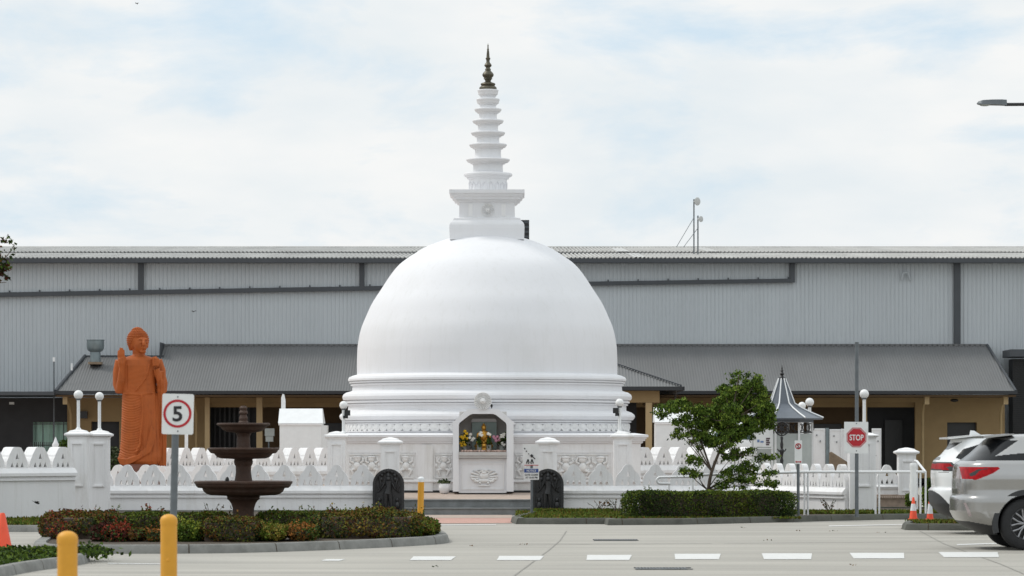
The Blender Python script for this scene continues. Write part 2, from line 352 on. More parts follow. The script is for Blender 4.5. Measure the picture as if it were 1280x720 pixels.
# dashed give-way line
b = MB(); xs = [(399, 430, 699.2, 701.4, 0), (510, 568, 695.8, 700.6, 1), (619, 678, 695.2, 700.6, 1), (731, 788, 694, 700.4, 1), (842, 899, 692.6, 699.4, 1), (953, 1013, 692, 699.4, 1), (1065, 1128, 691.4, 698.4, 1), (1178, 1245, 690.4, 696.8, 1), (1290, 1355, 690, 696.4, 1)]
for x0, x1, ya, yb, _ in xs:
    tilt = (731-x0)*.028
    q = [PG(x0+2, yb), PG(x1-2+(x0-700)*.012, yb), PG(x1+2-tilt*.0, ya), PG(x0+2-(x0-790)*.018, ya)]
    b.add([(p[0], p[1], .005) for p in q], [(0, 1, 2, 3)])
struct(b.build('dashed_road_line', M['line']))
b = MB()
for pts in ([(1036, 657.2), (1128, 655.5), (1128, 656.3), (1036, 658.2)], [(1196, 680.5), (1262, 678.5), (1262, 679.6), (1196, 681.8)], [(545, 656.2), (620, 655.8), (620, 656.5), (545, 657)], [(135, 704.2), (200, 705), (200, 705.8), (135, 705)]):
    b.add([(*PG(*p), .005) for p in pts], [(0, 1, 2, 3)])
struct(b.build('faint_road_line', M['line']))
def ground_line(b, pts, w):
    g = [Vector((*PG(*p), .004)) for p in pts]
    for i in range(len(g)-1):
        d = (g[i+1]-g[i]).normalized(); n = Vector((-d.y, d.x, 0))*w/2
        b.add([g[i]-n, g[i+1]-n, g[i+1]+n, g[i]+n], [(0, 1, 2, 3)])
b = MB(); ground_line(b, [(708, 664), (700, 676), (686, 688), (640, 722)], .022); ground_line(b, [(590, 682.6), (655, 681.6), (760, 680.4), (890, 679.6)], .05)
ground_line(b, [(1150, 664), (1180, 680), (1250, 705), (1290, 722)], .02); ground_line(b, [(905, 679.6), (1260, 676)], .05); ground_line(b, [(0, 712), (120, 704)], .03)
struct(b.build('road_joint', M['crack']))
for x0, x1, y, lab in ((743, 796, 675.6, 'thin drain grate let into the road nearer the clipped hedge'), (795, 863, 711.4, 'long drain grate let into the road below the dashed line')):
    X0, Y0 = PG(x0, y); X1, _ = PG(x1, y); b = MB()
    k = int((X1-X0)/.04); dy = .22
    for i in range(k): b.box(X0+i*.04, X0+i*.04+.026, Y0-dy, Y0+dy, .004, .012)
    b.box(X0-.02, X1+.02, Y0-dy-.04, Y0-dy-.002, .004, .014); b.box(X0-.02, X1+.02, Y0+dy+.002, Y0+dy+.04, .004, .014)
    tag(b.build('drain_grate', M['grate']), lab, 'drain', 'drain grates in the road')
# twigs and leaf litter
pts = [(590, 683, ), (1043, 664), (1000, 664), (548, 709.5), (655, 681), (1066, 707), (960, 676), (930, 660), (1105, 666)]
P3 = np.concatenate([np.array([[*PG(*p[:2]), .012]])+RNG.normal(size=(5, 3))*[.05, .12, .003] for p in pts])
g = link_mesh(leaves(np.array(P3), .018, [LEAF['brown'], LEAF['dark']], [1, 1]), 'leaf_litter'); g['kind'] = 'stuff'

def smooth_closed(pts, it=2):
    for _ in range(it):
        q = []
        for i in range(len(pts)):
            a, c = pts[i], pts[(i+1) % len(pts)]
            q += [(a[0]*.75+c[0]*.25, a[1]*.75+c[1]*.25), (a[0]*.25+c[0]*.75, a[1]*.25+c[1]*.75)]
        pts = q
    return pts
def island(kerbname, topname, pts, h, km, tm, kw=.16, top_kind='structure'):
    ar = sum(pts[i][0]*pts[(i+1) % len(pts)][1]-pts[(i+1) % len(pts)][0]*pts[i][1] for i in range(len(pts)))
    if ar < 0: pts = pts[::-1]
    def inset(d):
        o = []
        for i in range(len(pts)):
            a, p, c = Vector(pts[i-1]), Vector(pts[i]), Vector(pts[(i+1) % len(pts)])
            t = (c-a).normalized(); n = Vector((-t.y, t.x)); o.append((p.x+n.x*d, p.y+n.y*d))
        return o
    b = MB(); n = len(pts); rings = [(pts, 0), (inset(.025), h-.025), (inset(.05), h), (inset(kw), h), (inset(kw+.002), h-.06)]
    vs = [(p[0], p[1], z) for r, z in rings for p in r]
    fs = [(j*n+i, j*n+(i+1) % n, (j+1)*n+(i+1) % n, (j+1)*n+i) for j in range(4) for i in range(n)]
    b.add(vs, fs); struct(b.build(kerbname, km, smooth=40))
    # block joints
    j = MB(); acc = 0; last = 0
    for i in range(n):
        a, c = Vector(pts[i]), Vector(pts[(i+1) % n]); acc += (c-a).length
        if acc-last > 1.2:
            last = acc; t = (c-a).normalized(); nn = Vector((-t.y, t.x)); w = t*.008
            q0, q1 = c-nn*.002, c+nn*.05
            j.add([(*(q0-w), .0), (*(q0+w), 0), (*(q0+nn*.026+w), h-.022), (*(q0+nn*.026-w), h-.022), (*(q1+w), h+.002), (*(q1-w), h+.002), (*(c+nn*kw+w), h+.002), (*(c+nn*kw-w), h+.002)], [(0, 1, 2, 3), (3, 2, 4, 5), (5, 4, 6, 7)])
    if j.f: struct(j.build('kerb_joint', M['soil']))
    q = inset(kw-.01); b = MB(); b.add([(p[0], p[1], h-.03) for p in q], [tuple(range(n))]); o = b.build(topname, tm); struct(o)
    return q
def dense(pts, k=6):
    q = []
    for i in range(len(pts)):
        a, c = pts[i], pts[(i+1) % len(pts)]
        for t in range(k): q.append((a[0]+(c[0]-a[0])*t/k, a[1]+(c[1]-a[1])*t/k))
    return q
IS = [PG(*p) for p in ((36, 689.5), (60, 692.5), (150, 692.3), (250, 692), (330, 690.6), (440, 686.5), (520, 682.3), (560, 679.5), (563, 676.5))]+[(PX(552, 56.5), 56.5), (PX(500, 60), 60), (PX(300, 61.3), 61.3), (PX(100, 60), 60), (PX(60, 56), 56), (PX(48, 51.6), 51.6)]
island('island_kerb', 'island_soil', smooth_closed(IS, 2), .125, M['concrete'], M['soil'], .2)
IS2 = [PG(*p) for p in ((-70, 735), (4, 722), (30, 716), (70, 710), (100, 706.5), (112, 703), (113, 699))]+[PG(92, 695), PG(50, 694.5), PG(-40, 697), PG(-110, 705)]
q2 = island('island_kerb', 'island_soil', smooth_closed(IS2, 2), .12, M['concrete'], M['soil'], .16)
V2 = [PG(638, 653), PG(645, 655.2), PG(700, 655.4), PG(755, 655.2), PG(760, 656.6), PG(850, 656), PG(960, 653.4), PG(1040, 651.2), PG(1120, 649.6), PG(1200, 649.2), PG(1420, 650), (PX(1420, 75), 75), (PX(935, 75.7), 75.7), (PX(935, 71.7), 71.7), (PX(664, 71.6), 71.6)]
island('verge_kerb', 'verge_soil', dense(V2, 5), .118, M['oldkerb'], M['soil'], .17)
V3 = [PG(1126, 661), PG(1132, 662.8), PG(1200, 663.2), PG(1420, 663), PG(1420, 655.5), PG(1140, 655.5)]
island('island_kerb', 'island_soil', smooth_closed(dense(V3, 3), 1), .118, M['oldkerb'], M['soil'], .15)
V4 = [(-19, 58.9), (PX(72, 58.9), 58.9), (PX(110, 60.5), 60.5), (PX(400, 64), 64), (PX(506, 66), 66), (PX(508, 71.9), 71.9), (-19, 71.9)]
island('verge_kerb', 'verge_soil', dense(V4, 8), .12, M['concrete'], M['soil'], .16)
def grass(name, pts, h=.05, size=.02):
    P = np.array(pts); n = len(P); P[:, 2] += h*.4
    o = link_mesh(leaves(P, size, [LEAF['light'], LEAF['mid'], LEAF['olive'], LEAF['gold'], LEAF['brown']], [2, 3, 4, .6, 1], elong=3.2, up=1.2), name); o['kind'] = 'stuff'; return o
def rect_pts(x0, x1, y0, y1, z, n): return np.stack([RNG.uniform(x0, x1, n), RNG.uniform(y0, y1, n), np.full(n, z)], 1)
grass('grass', rect_pts(-17, PX(110, 60), 59.1, 64.9, .09, 22000), .07, .035)
grass('grass', rect_pts(PX(645, 68), PX(780, 68), 65.4, 71.6, .085, 4500), .04, .026)
grass('grass', rect_pts(PX(668, 71), PX(780, 71), 70.9, 71.6, .085, 2500), .10, .03)
grass('grass', rect_pts(PX(780, 65.5), PX(1000, 66), 65.75, 66.0, .085, 1500), .03, .022)
grass('grass', rect_pts(PX(990, 68.5), PX(1190, 69), 69.2, 71.2, .09, 6000), .06, .03)
grass('grass', rect_pts(PX(1140, 62), PX(1240, 62), 61.3, 63.2, .09, 1500), .05, .025)
# ground cover of the near island (leafy creeper)
inp = np.array(q2); n = 9000; P = rect_pts(inp[:, 0].min(), inp[:, 0].max(), inp[:, 1].min(), inp[:, 1].max(), .10, n)
def inside(P, poly):
    x, y = P[:, 0], P[:, 1]; c = np.zeros(len(P), bool); j = len(poly)-1
    for i in range(len(poly)):
        xi, yi = poly[i]; xj, yj = poly[j]
        with np.errstate(divide='ignore', invalid='ignore'): c ^= ((yi > y) != (yj > y)) & (x < (xj-xi)*(y-yi)/(yj-yi)+xi)
        j = i
    return c
P = P[inside(P, q2)]; P[:, 2] += np.abs(RNG.normal(size=len(P)))*.018+.015*(lump(P, .7)+.8).clip(0, 2)-.01
E = RNG.normal(size=(500, 3))*[.16, .3, .04]+[PX(112, 44.8), 44.6, .14]; E[:, 2] = np.abs(E[:, 2])
P = np.concatenate([P, E])
o = link_mesh(leaves(P, .045, [LEAF['mid'], LEAF['dark'], LEAF['light']], [5, 3, 2]), 'ground_cover'); o['kind'] = 'stuff'

# brick apron, steps, terrace
sheet('brick_apron', [PG(548, 654.6), PG(640, 654.2), (PX(640, 67.5), 67.5), (PX(640, 72.1), 72.1), (PX(506, 72.1), 72.1), (PX(512, 66), 66)], .006, M['brick'])
sheet('paved_strip', [(PX(520, 69.3), 69.3), (PX(640, 69.3), 69.3), (PX(640, 72.15), 72.15), (PX(506, 72.15), 72.15)], .010, M['paver'])
X0, X1 = PX(503, 72.3), PX(668, 72.3)
b = MB(); b.box(X0, X1, 72.2, 72.57, 0, .135); b.box(X0, X1, 72.17, 72.56, .137, .155); b.box(X0, X1, 72.56, 72.9, .1, .31); b.box(X0, X1, 72.53, 72.9, .312, .333)
struct(b.build('entrance_steps', M['steps']))
def prismX(name, prof, x0, x1, m):
    b = MB(); n = len(prof); b.add([(x0, y, z) for y, z in prof]+[(x1, y, z) for y, z in prof], [tuple(range(n)), tuple(range(n, 2*n))[::-1]]+[(i, (i+1) % n, (i+1) % n+n, i+n) for i in range(n)]); return struct(b.build(name, m))
prismX('terrace', [(72.88, 0), (72.88, .329), (76, .42), (122, .42), (122, 0)], -9.0, PX(935, 76), M['paver'])
prismX('terrace', [(70.6, 0), (70.6, .40), (122, .418), (122, 0)], -40, -9.02, M['paver'])
prismX('terrace', [(76.3, .0), (76.3, .37), (122, .414), (122, 0)], PX(935, 76)+.02, PX(1152, 76.3), M['tile'])
b = MB(); xa, xb = PX(1097, 76.2), PX(1150, 76.2)
for i in range(int((xb-xa)/.05)): b.box(xa+i*.05, xa+i*.05+.03, 76.22, 76.29, .30, .345)
struct(b.build('terrace_edge_tiles', M['paver']))

# ================================================================ boundary walls with merlons
def merlon_outline(w, h, fat=0):
    a = [(.5, 0), (.5, .2), (.485, .34), (.445, .47), (.39, .57), (.325, .645), (.27, .70), (.235, .76), (.205, .84), (.15, .93), (.08, .985), (0, 1)] if not fat else \
        [(.5, 0), (.5, .16), (.475, .32), (.43, .45), (.385, .54), (.37, .62), (.31, .74), (.25, .86), (.19, .97), (.10, 1.0), (0, 1.0)]
    p = [(x*w, z*h) for x, z in a]; q = p+[(-x, z) for x, z in p[::-1][1:]]
    return q
def tri_holes(w, h):
    r = []
    for cx in (-.235, 0, .235): r.append([((cx-.072)*w, .05*h), ((cx+.072)*w, .05*h), (cx*w, .29*h)][::-1])
    r.append([(-.075*w, .43*h), (.075*w, .43*h), (0, .71*h)][::-1]); return r
def fence(name, label, p0, p1, z0, zcap0, zbase, ztop, n=None, pitch=.58, th=.16, fat=0, group=None, mats=None, offs=0, ends=True, wf=.92):
    a, c = Vector(p0), Vector(p1); d = c-a; Ln = d.length; t = d/Ln; nn = Vector((-t.y, t.x))
    if n is None: n = max(1, round(Ln/pitch))
    m = mats or M['plaster2']; T = thing(name, (a.x, a.y, z0), label, 'wall', group)
    def fr(u, v, w): q = a+t*u+nn*w; return (q.x, q.y, v)
    def bar(mb, u0, u1, w0, w1, za, zb):
        mb.add([fr(u0, za, w0), fr(u1, za, w0), fr(u1, za, w1), fr(u0, za, w1), fr(u0, zb, w0), fr(u1, zb, w0), fr(u1, zb, w1), fr(u0, zb, w1)], [(0, 3, 2, 1), (4, 5, 6, 7), (0, 1, 5, 4), (1, 2, 6, 5), (2, 3, 7, 6), (3, 0, 4, 7)])
    b = MB(); bar(b, 0, Ln, -th/2-.02, th/2+.02, z0, zcap0); b.build('wall_base', m, T)
    b = MB(); H = zbase-zcap0
    bar(b, -.002, Ln+.002, -th/2-.06, th/2+.06, zcap0+.001, zcap0+H*.15); bar(b, -.001, Ln+.001, -th/2-.028, th/2+.028, zcap0+H*.152, zcap0+H*.36); bar(b, -.003, Ln+.003, -th/2-.085, th/2+.085, zcap0+H*.362, zcap0+H*.60)
    # sloping weathering above
    za, zb = zcap0+H*.602, zbase+.002
    b.add([fr(-.003, za, -th/2-.085), fr(Ln+.003, za, -th/2-.085), fr(Ln+.003, za, th/2+.085), fr(-.003, za, th/2+.085), fr(-.003, zb, -th/2), fr(Ln+.003, zb, -th/2), fr(Ln+.003, zb, th/2), fr(-.003, zb, th/2)], [(0, 3, 2, 1), (4, 5, 6, 7), (0, 1, 5, 4), (1, 2, 6, 5), (2, 3, 7, 6), (3, 0, 4, 7)])
    b.build('coping', m, T)
    w = Ln/n; h = ztop-zbase; ol = merlon_outline(w*wf, h, fat); hl = tri_holes(w*wf, h)
    b = MB(); b.prism(ol, hl, lambda u, v, s: (u, s, v), -th/2+.01, th/2-.01)
    me = b.build('merlon', m); me.parent = T; proto = me
    for i in range(n):
        o = proto if i == 0 else proto.copy()
        if i: COL.objects.link(o); o.parent = T
        q = a+t*((i+.5)*w); o.location = (q.x-T.location.x, q.y-T.location.y, zbase+.003-T.location.z); o.rotation_euler = (0, 0, math.atan2(t.y, t.x)+random.uniform(-.006, .006))
    return T
def FZ(y, Y): return PZ(y, Y)
G = 'white walls with pointed merlons'
Y = 72.1
fence('boundary_wall', 'long white front wall with pointed merlons running behind the fountain to the left black guard stone', (PX(110, Y), Y), (PX(470, Y), Y), 0, FZ(622, Y), FZ(607.5, Y), FZ(581, Y), pitch=.578, group=G)
fence('boundary_wall', 'white front wall with pointed merlons running from the right guard stone behind the clipped hedge', (PX(700, Y), Y), (PX(938, Y), Y), 0, FZ(622, Y), FZ(607.5, Y), FZ(580.5, Y), n=7, group=G)
fence('boundary_wall', 'white wall with thick merlons at the left edge of the photo behind the grass strip', (PX(-150, 61.8), 61.8), (PX(87, 65.2), 65.2), 0.09, PZ(601, 64), PZ(585.5, 64), PZ(559, 64), pitch=.57, th=.30, fat=1, group=G)
fence('boundary_wall', 'second white row of merlons just behind the front wall at the foot of the orange statue', (PX(131, 79), 79), (PX(301, 79), 79), .42, PZ(620, 79), PZ(606, 79), PZ(581, 79), n=5, th=.2, group=G)
fence('boundary_wall', 'rear white merlon wall left of the fountain stem, beside the orange statue', (PX(200, 88), 88), (PX(295, 90), 90), .42, PZ(599, 89), PZ(583, 89), PZ(560, 89), n=5, th=.30, fat=1, group=G)
fence('boundary_wall', 'rear white merlon wall right of the fountain stem, below the white cabinet', (PX(314, 89), 89), (PX(430, 92), 92), .42, PZ(599, 90), PZ(583, 90), PZ(560, 90), n=6, th=.30, fat=1, group=G)
fence('boundary_wall', 'rear white merlon wall seen between the stupa and the leafy tree', (PX(790, 83), 83), (PX(945, 87), 87), .42, PZ(596, 85), PZ(581.5, 85), PZ(559, 85), n=7, th=.30, fat=1, group=G)
fence('boundary_wall', 'white merlon wall turning back beneath the gazebo, ending at the pillar behind the stop sign', (PX(935, 76), 76), (PX(1061, 71.7), 71.7), .10, PZ(622, 73), PZ(609, 73), PZ(580, 73), n=8, th=.16, group=G)
fence('boundary_wall', 'short white wall with one merlon between the stop sign pillar and a low pillar', (PX(1094, 76.6), 76.6), (PX(1123, 76.6), 76.6), .38, PZ(611, 76.6), PZ(606, 76.6), PZ(581, 76.6), n=1, th=.16, group=G)

def pillar(px, Y, hw, z0, ytop, cap_y, label, panel=(10, 60), group=None, capw=1.32, slope=.6):
    cx = PX(px, Y); cz = PZ(cap_y, Y); zt = PZ(ytop, Y); T = thing('wall_pillar', (cx, Y, z0), label, 'pillar', group)
    b = MB(); b.lathe([(hw, z0), (hw, cz-.02), (hw*1.06, cz-.018), (hw*1.06, cz)], (cx, Y), square=True); b.build('shaft', M['plaster2'], T)
    za, zb = cz-panel[0]*Y/F, cz-panel[1]*Y/F; k = hw*.55
    b = MB(); t = .012
    for s in (-1, 1): b.box(cx+s*k-t, cx+s*k+t, Y-hw-.03, Y-hw+.01, zb, za)
    b.box(cx-k-t, cx+k+t, Y-hw-.034, Y-hw+.01, za-.001, za+.03); b.box(cx-k-t, cx+k+t, Y-hw-.034, Y-hw+.01, zb-.03, zb+.001); b.build('panel_frame', M['plaster2'], T)
    w = hw*capw; b = MB(); H = zt-cz
    b.lathe([(hw*1.08, cz+.001), (w*.93, cz+H*.12), (w, cz+H*.2), (w, cz+H*.42), (w*.9, cz+H*.5), (w*.72, cz+H*.62), (w*.62, cz+H*.8), (.03, zt)], (cx, Y), square=True); b.build('cap', M['plaster2'], T)
    return T
GP = 'white pillars of the boundary wall'
pillar(98, 66.3, .19, .09, 536.5, 546, 'tall white pillar with a globe lamp, leftmost, at the end of the wall behind the grass strip', (9, 60), GP)
pillar(124.5, 70.2, .20, .0, 537.5, 546.5, 'tall white pillar with a globe lamp standing close beside the orange statue', (9, 60), GP)
pillar(421, 74.3, .20, .38, 539, 548, 'tall white pillar at the left corner of the stupa, under a globe lamp', (8, 50), GP)
pillar(778, 74.3, .20, .38, 539, 548, 'tall white pillar at the right corner of the stupa, under a globe lamp', (8, 50), GP)
pillar(488, 73.5, .20, .0, 546.5, 556, 'shorter white gate pillar behind the left black guard stone', (9, 40), GP, 1.36)
pillar(684.5, 73.5, .20, .0, 546.5, 556, 'shorter white gate pillar behind the right black guard stone', (9, 40), GP, 1.36)
pillar(1077, 71.7, .275, .1, 540, 546.5, 'white pillar standing behind the stop sign with a globe lamp on it', (9, 60), GP, 1.25)
pillar(1133, 76.5, .195, .3, 559.5, 568, 'low white pillar beside the white handrail near the parked cars', (9, 44), GP, 1.38)

def globe_lamp(px, py, Y, rpx, ybase, label, wpx=4, flood=0):
    cx, cz, r = PX(px, Y), PZ(py, Y), rpx*Y/F; zb = PZ(ybase, Y); T = thing('globe_lamp', (cx, Y, zb), label, 'lamp', 'white globe lamps on poles')
    b = MB(); w = wpx*Y/F/2; b.lathe([(w*1.7, zb), (w*1.7, zb+.03), (w, zb+.05), (w, cz-r*.98)], (cx, Y), 16); b.build('pole', M['whitemetal'], T, 40)
    b = MB(); b.lathe([(w*1.2, cz-r*1.15), (r*.55, cz-r*1.05), (r*.58, cz-r*.82)], (cx, Y), 20); b.build('collar', M['galv'] , T, 40)
    b = MB(); b.ell((cx, Y, cz), (r, r, r), 28, 18); b.build('globe', M['globe'], T, 80)
    if flood:
        s = flood; b = MB(); b.box(cx+s*.09-.06, cx+s*.09+.06, Y-.10, Y-.01, cz-r-.14, cz-r-.02); b.box(cx-.012, cx+s*.1, Y-.045, Y-.035, cz-r-.20, cz-r-.14); b.tube([(cx+s*.06, Y-.06, cz-r-.20), (cx+s*.06, Y-.06, cz-r-.14)], .025); b.build('floodlight', M['black'], T)
    return T
globe_lamp(98, 493.5, 66.3, 5.8, 537.5, 'white globe lamp on the leftmost tall pillar')
globe_lamp(124.3, 495.5, 70.2, 5.4, 538.5, 'white globe lamp on the pillar close beside the orange statue')
globe_lamp(429.5, 506.5, 74.3, 5.2, 541.5, 'white globe lamp at the left corner of the stupa', 4, 1)
globe_lamp(774.5, 503.5, 74.3, 5.2, 541, 'white globe lamp at the right corner of the stupa with a black floodlight', 4, -1)
globe_lamp(1080.3, 492.5, 71.7, 5.8, 541.5, 'white globe lamp rising from the pillar behind the stop sign')
globe_lamp(1002.5, 507.2, 86, 4.8, 590, 'smaller white globe lamp behind the gazebo roof, left of a pair')
globe_lamp(1012, 502.8, 82, 5.4, 590, 'white globe lamp behind the gazebo roof, right of a pair')
b = MB(); Y = 90; b.lathe([(.045, .42), (.045, PZ(500, Y))], (PX(233, Y), Y), 12); b.ell((PX(233, Y), Y, PZ(500, Y)), (.05, .05, .05)); tag(b.build('white_pole', M['whitemetal'], smooth=50), 'thin white pole standing behind the speed sign', 'pole')

# ================================================================ STUPA
SY = 80.0; SX = PX(609, SY)
st = thing('stupa', (SX, SY, .42), 'large white domed stupa with a ringed spire and a shrine niche', 'stupa')
K = SY/F
def sz(y): return PZ(y, SY)
# dome
prof = [(162.6, 471), (162.6, 455), (162.4, 445), (161.6, 432), (158, 413), (151.2, 395.5), (143.5, 379), (133.8, 363.9), (119.8, 342.8), (108.2, 329.6), (92.6, 318.5), (77.6, 309.5), (58, 301.5), (46, 298.0), (30, 295.5), (1, 294.2)]
def spline(pts, k=6):
    o = []; n = len(pts)
    for i in range(n-1):
        p0, p1, p2, p3 = (Vector(pts[max(0, min(n-1, j))]) for j in (i-1, i, i+1, i+2))
        for s in range(k):
            t = s/k; o.append(tuple(.5*((2*p1)+(p2-p0)*t+(2*p0-5*p1+4*p2-p3)*t*t+(3*p1-p0-3*p2+p3)*t**3)))
    return o+[tuple(pts[-1])]
b = MB(); b.lathe([(r*K, sz(y)) for r, y in spline(prof, 5)], (SX, SY), 144); b.build('dome', M['plaster'], st, 60)
rings = [(177, 545), (177, 541), (179.5, 539.5), (175.8, 538.6), (175.8, 531.5), (178, 531), (178, 529.6), (176.2, 529.4), (176.2, 528.6), (180, 528.2), (180, 526.8), (178.2, 526.6), (178.2, 525.9), (182, 525.4), (183.8, 523), (184.6, 521), (183.8, 518.6), (180.5, 516), (176, 514.3), (173.8, 513.4), (173.6, 507.6), (176, 507), (176, 505.6), (174.2, 505.4), (174.2, 504.7), (178, 504.2), (178, 502), (176.2, 501.8), (176.2, 501), (179.4, 500.5), (180.6, 498.2), (180.8, 496.2), (179.5, 493.3), (176, 491), (171, 489.6), (168.6, 488.6), (168.2, 483), (170.6, 482.4), (170.6, 480.8), (168.9, 480.6), (168.9, 479.9), (172.2, 479.4), (172.2, 478), (170.8, 477.8), (170.8, 477.1), (173.6, 476.6), (173.8, 474.5), (172.5, 472), (168, 470), (163.5, 468.8), (161, 468.6)]
b = MB(); b.lathe([(r*K, sz(y)) for r, y in rings], (SX, SY), 144); b.build('moulding_rings', M['plaster'], st, 22)
# lotus petals round the drum
b = MB(); npt = 88
for i in range(npt):
    a = 2*PI*i/npt
    if math.sin(a) > .25: continue
    c = (SX+math.cos(a)*177.2*K, SY+math.sin(a)*177.2*K, sz(534.6))
    M3 = Matrix.Rotation(a, 3, 'Z')
    b.ell(c, (.016, .128, .105), 12, 8, M3); b.ell((c[0]+math.cos(a)*.016, c[1]+math.sin(a)*.016, c[2]+.02), (.012, .080, .065), 8, 6, M3)
b.build('petal_frieze', M['carved'], st, 60)
# plinth
PH = 3.52; PY0 = SY-PH; pz = lambda y: PZ(y, PY0)
def sq(prof, m, name, parent=st, sm=None):
    b = MB(); b.lathe(prof, (SX, SY), square=True); return b.build(name, m, parent, sm)
sq([(PH, .40), (PH, pz(555))], M['plaster2'], 'plinth')
sq([(PH+.001, pz(555)+.001), (PH+.05, pz(553.5)), (PH+.05, pz(551.5)), (PH+.10, pz(551)), (PH+.10, pz(549)), (PH+.13, pz(548.5)), (PH+.13, pz(546.8)), (PH+.17, pz(546.4)), (PH+.17, pz(543.6)), (PH-.12, pz(541.5)), (PH-.12, pz(541.3))], M['plaster'], 'cornice')
b = MB(); b.lathe([(PH+.03, .402), (PH+.03, pz(613))], (SX, SY), square=True); b.build('base_strip', M['black'], st)
sq([(PH+.035, pz(603.5)), (PH+.06, pz(602.5)), (PH+.06, pz(601)), (PH+.03, pz(600.2)), (PH+.03, pz(599.2)), (PH+.002, pz(598.5))], M['plaster2'], 'base_moulding')
def relief(px0, px1, y0, y1, Yw, seed, parent, big=False):
    rnd = random.Random(seed); x0, x1, za, zb = PX(px0, Yw), PX(px1, Yw), PZ(y1, Yw), PZ(y0, Yw); H = zb-za
    b = MB(); b.box(x0, x1, Yw-.012, Yw+.01, za, zb)
    b.box(x0-.02, x1+.02, Yw-.04, Yw+.01, zb+.001, zb+.03); b.box(x0-.01, x1+.01, Yw-.05, Yw+.01, za-.04, za-.001)
    n = max(1, round((x1-x0)/.33)); w = (x1-x0)/n
    for i in range(n):
        cx = x0+(i+.5)*w; s = w/.33; dx = rnd.uniform(-.02, .02)
        b.ell((cx+dx, Yw-.03, zb-.085*s), (.075*s, .06, .075*s)); b.ell((cx+dx, Yw-.05, zb-.045*s), (.09*s, .05, .03*s))
        b.ell((cx, Yw-.03, zb-.24*s), (.085*s, .07, .095*s)); 
        for q in (-1, 1):
            b.tube([(cx+q*.07*s, Yw-.03, zb-.17*s), (cx+q*.14*s, Yw-.04, zb-.13*s), (cx+q*(.12+rnd.uniform(-.03, .03))*s, Yw-.03, zb-.04*s)], [.03*s, .028*s, .022*s], 8)
            b.tube([(cx+q*.05*s, Yw-.03, zb-.30*s), (cx+q*.12*s, Yw-.06, zb-.33*s), (cx+q*.07*s, Yw-.03, max(za+.03, zb-.44*s))], [.045*s, .036*s, .026*s], 8)
            b.ell((cx+q*.155*s, Yw-.02, zb-.22*s), (.03*s, .03, .05*s), 8, 6)
    for i in range(int(n*5)): b.ell((rnd.uniform(x0+.03, x1-.03), Yw-.015, rnd.uniform(za+.03, zb-.03)), (rnd.uniform(.015, .035), .03, rnd.uniform(.015, .04)), 8, 6)
    return b.build('relief_panel', M['carved'], parent, 60)
for i, (a, c) in enumerate(((437, 474), (498, 517), (545, 564), (645, 664), (697, 760))): relief(a, c, 569, 596, PY0, i, st)
for a, c in ((436, 521), (543, 565), (643, 765)):
    b = MB()
    for (u0, u1, v0, v1) in ((a, c, 564.3, 566), (a, a+1, 565.9, 600), (c-1, c, 565.9, 600)): b.box(PX(u0, PY0), PX(u1, PY0), PY0-.02-(.003 if v0 > 565 else 0), PY0+.01, pz(v1), pz(v0))
    b.build('wall_panel_frame', M['plaster2'], st)
b = MB(); b.box(PX(527, PY0), PX(541, PY0), PY0-.035, PY0+.01, .45, pz(556)); b.build('wall_pilaster', M['plaster2'], st)
# harmika
kk = K
har = [(46, 302), (46.5, 288), (46.2, 283.5), (45, 281), (41.5, 277.5), (41.2, 275.5), (34.6, 274), (34.2, 256), (36, 254.6), (38, 253.4), (38, 252), (41, 251.4), (41, 249.5), (43.8, 247.5), (44.5, 245), (46.6, 244.4), (46.6, 240.2), (24, 239.6)]
sq([(r*kk, sz(y)) for r, y in har], M['plaster'], 'harmika')
b = MB(); hy = SY-34.3*kk
for s in (-1, 1): b.box(SX+s*.39-.05, SX+s*.39+.05, hy-.02, hy+.02, sz(272), sz(257))
b.box(SX-.55, SX+.55, hy-.012, hy+.01, sz(273), sz(272)); b.lathe([(.001, 0), (.16, 0)], (0, 0), 8) if 0 else None
b.build('harmika_panel', M['plaster2'], st)
def rosette(cx, yf, cz, r, n, parent, m, name):
    b = MB()
    b.add([(cx+r*math.cos(2*PI*i/40), yf+.03, cz+r*math.sin(2*PI*i/40)) for i in range(40)]+[(cx+r*math.cos(2*PI*i/40), yf+.08, cz+r*math.sin(2*PI*i/40)) for i in range(40)], [tuple(range(40))]+[(i, (i+1) % 40, (i+1) % 40+40, i+40) for i in range(40)])
    for i in range(n):
        a = 2*PI*i/n; b.tube([(cx+.45*r*math.cos(a), yf+.01, cz+.45*r*math.sin(a)), (cx+.90*r*math.cos(a), yf+.01, cz+.90*r*math.sin(a))], [r*.03, r*.075], 6)
    b.ell((cx, yf, cz), (r*.36, .03, r*.36), 20, 8); b.ell((cx, yf-.02, cz), (r*.16, .03, r*.16), 14, 8)
    for rr in (.44, .97): b.tube([(cx+rr*r*math.cos(2*PI*i/36), yf, cz+rr*r*math.sin(2*PI*i/36)) for i in range(37)], r*.035, 6)
    return b.build(name, m, parent, 50)
rosette(SX+.02, hy-.03, sz(265), .155, 14, st, M['carved'], 'harmika_medallion')
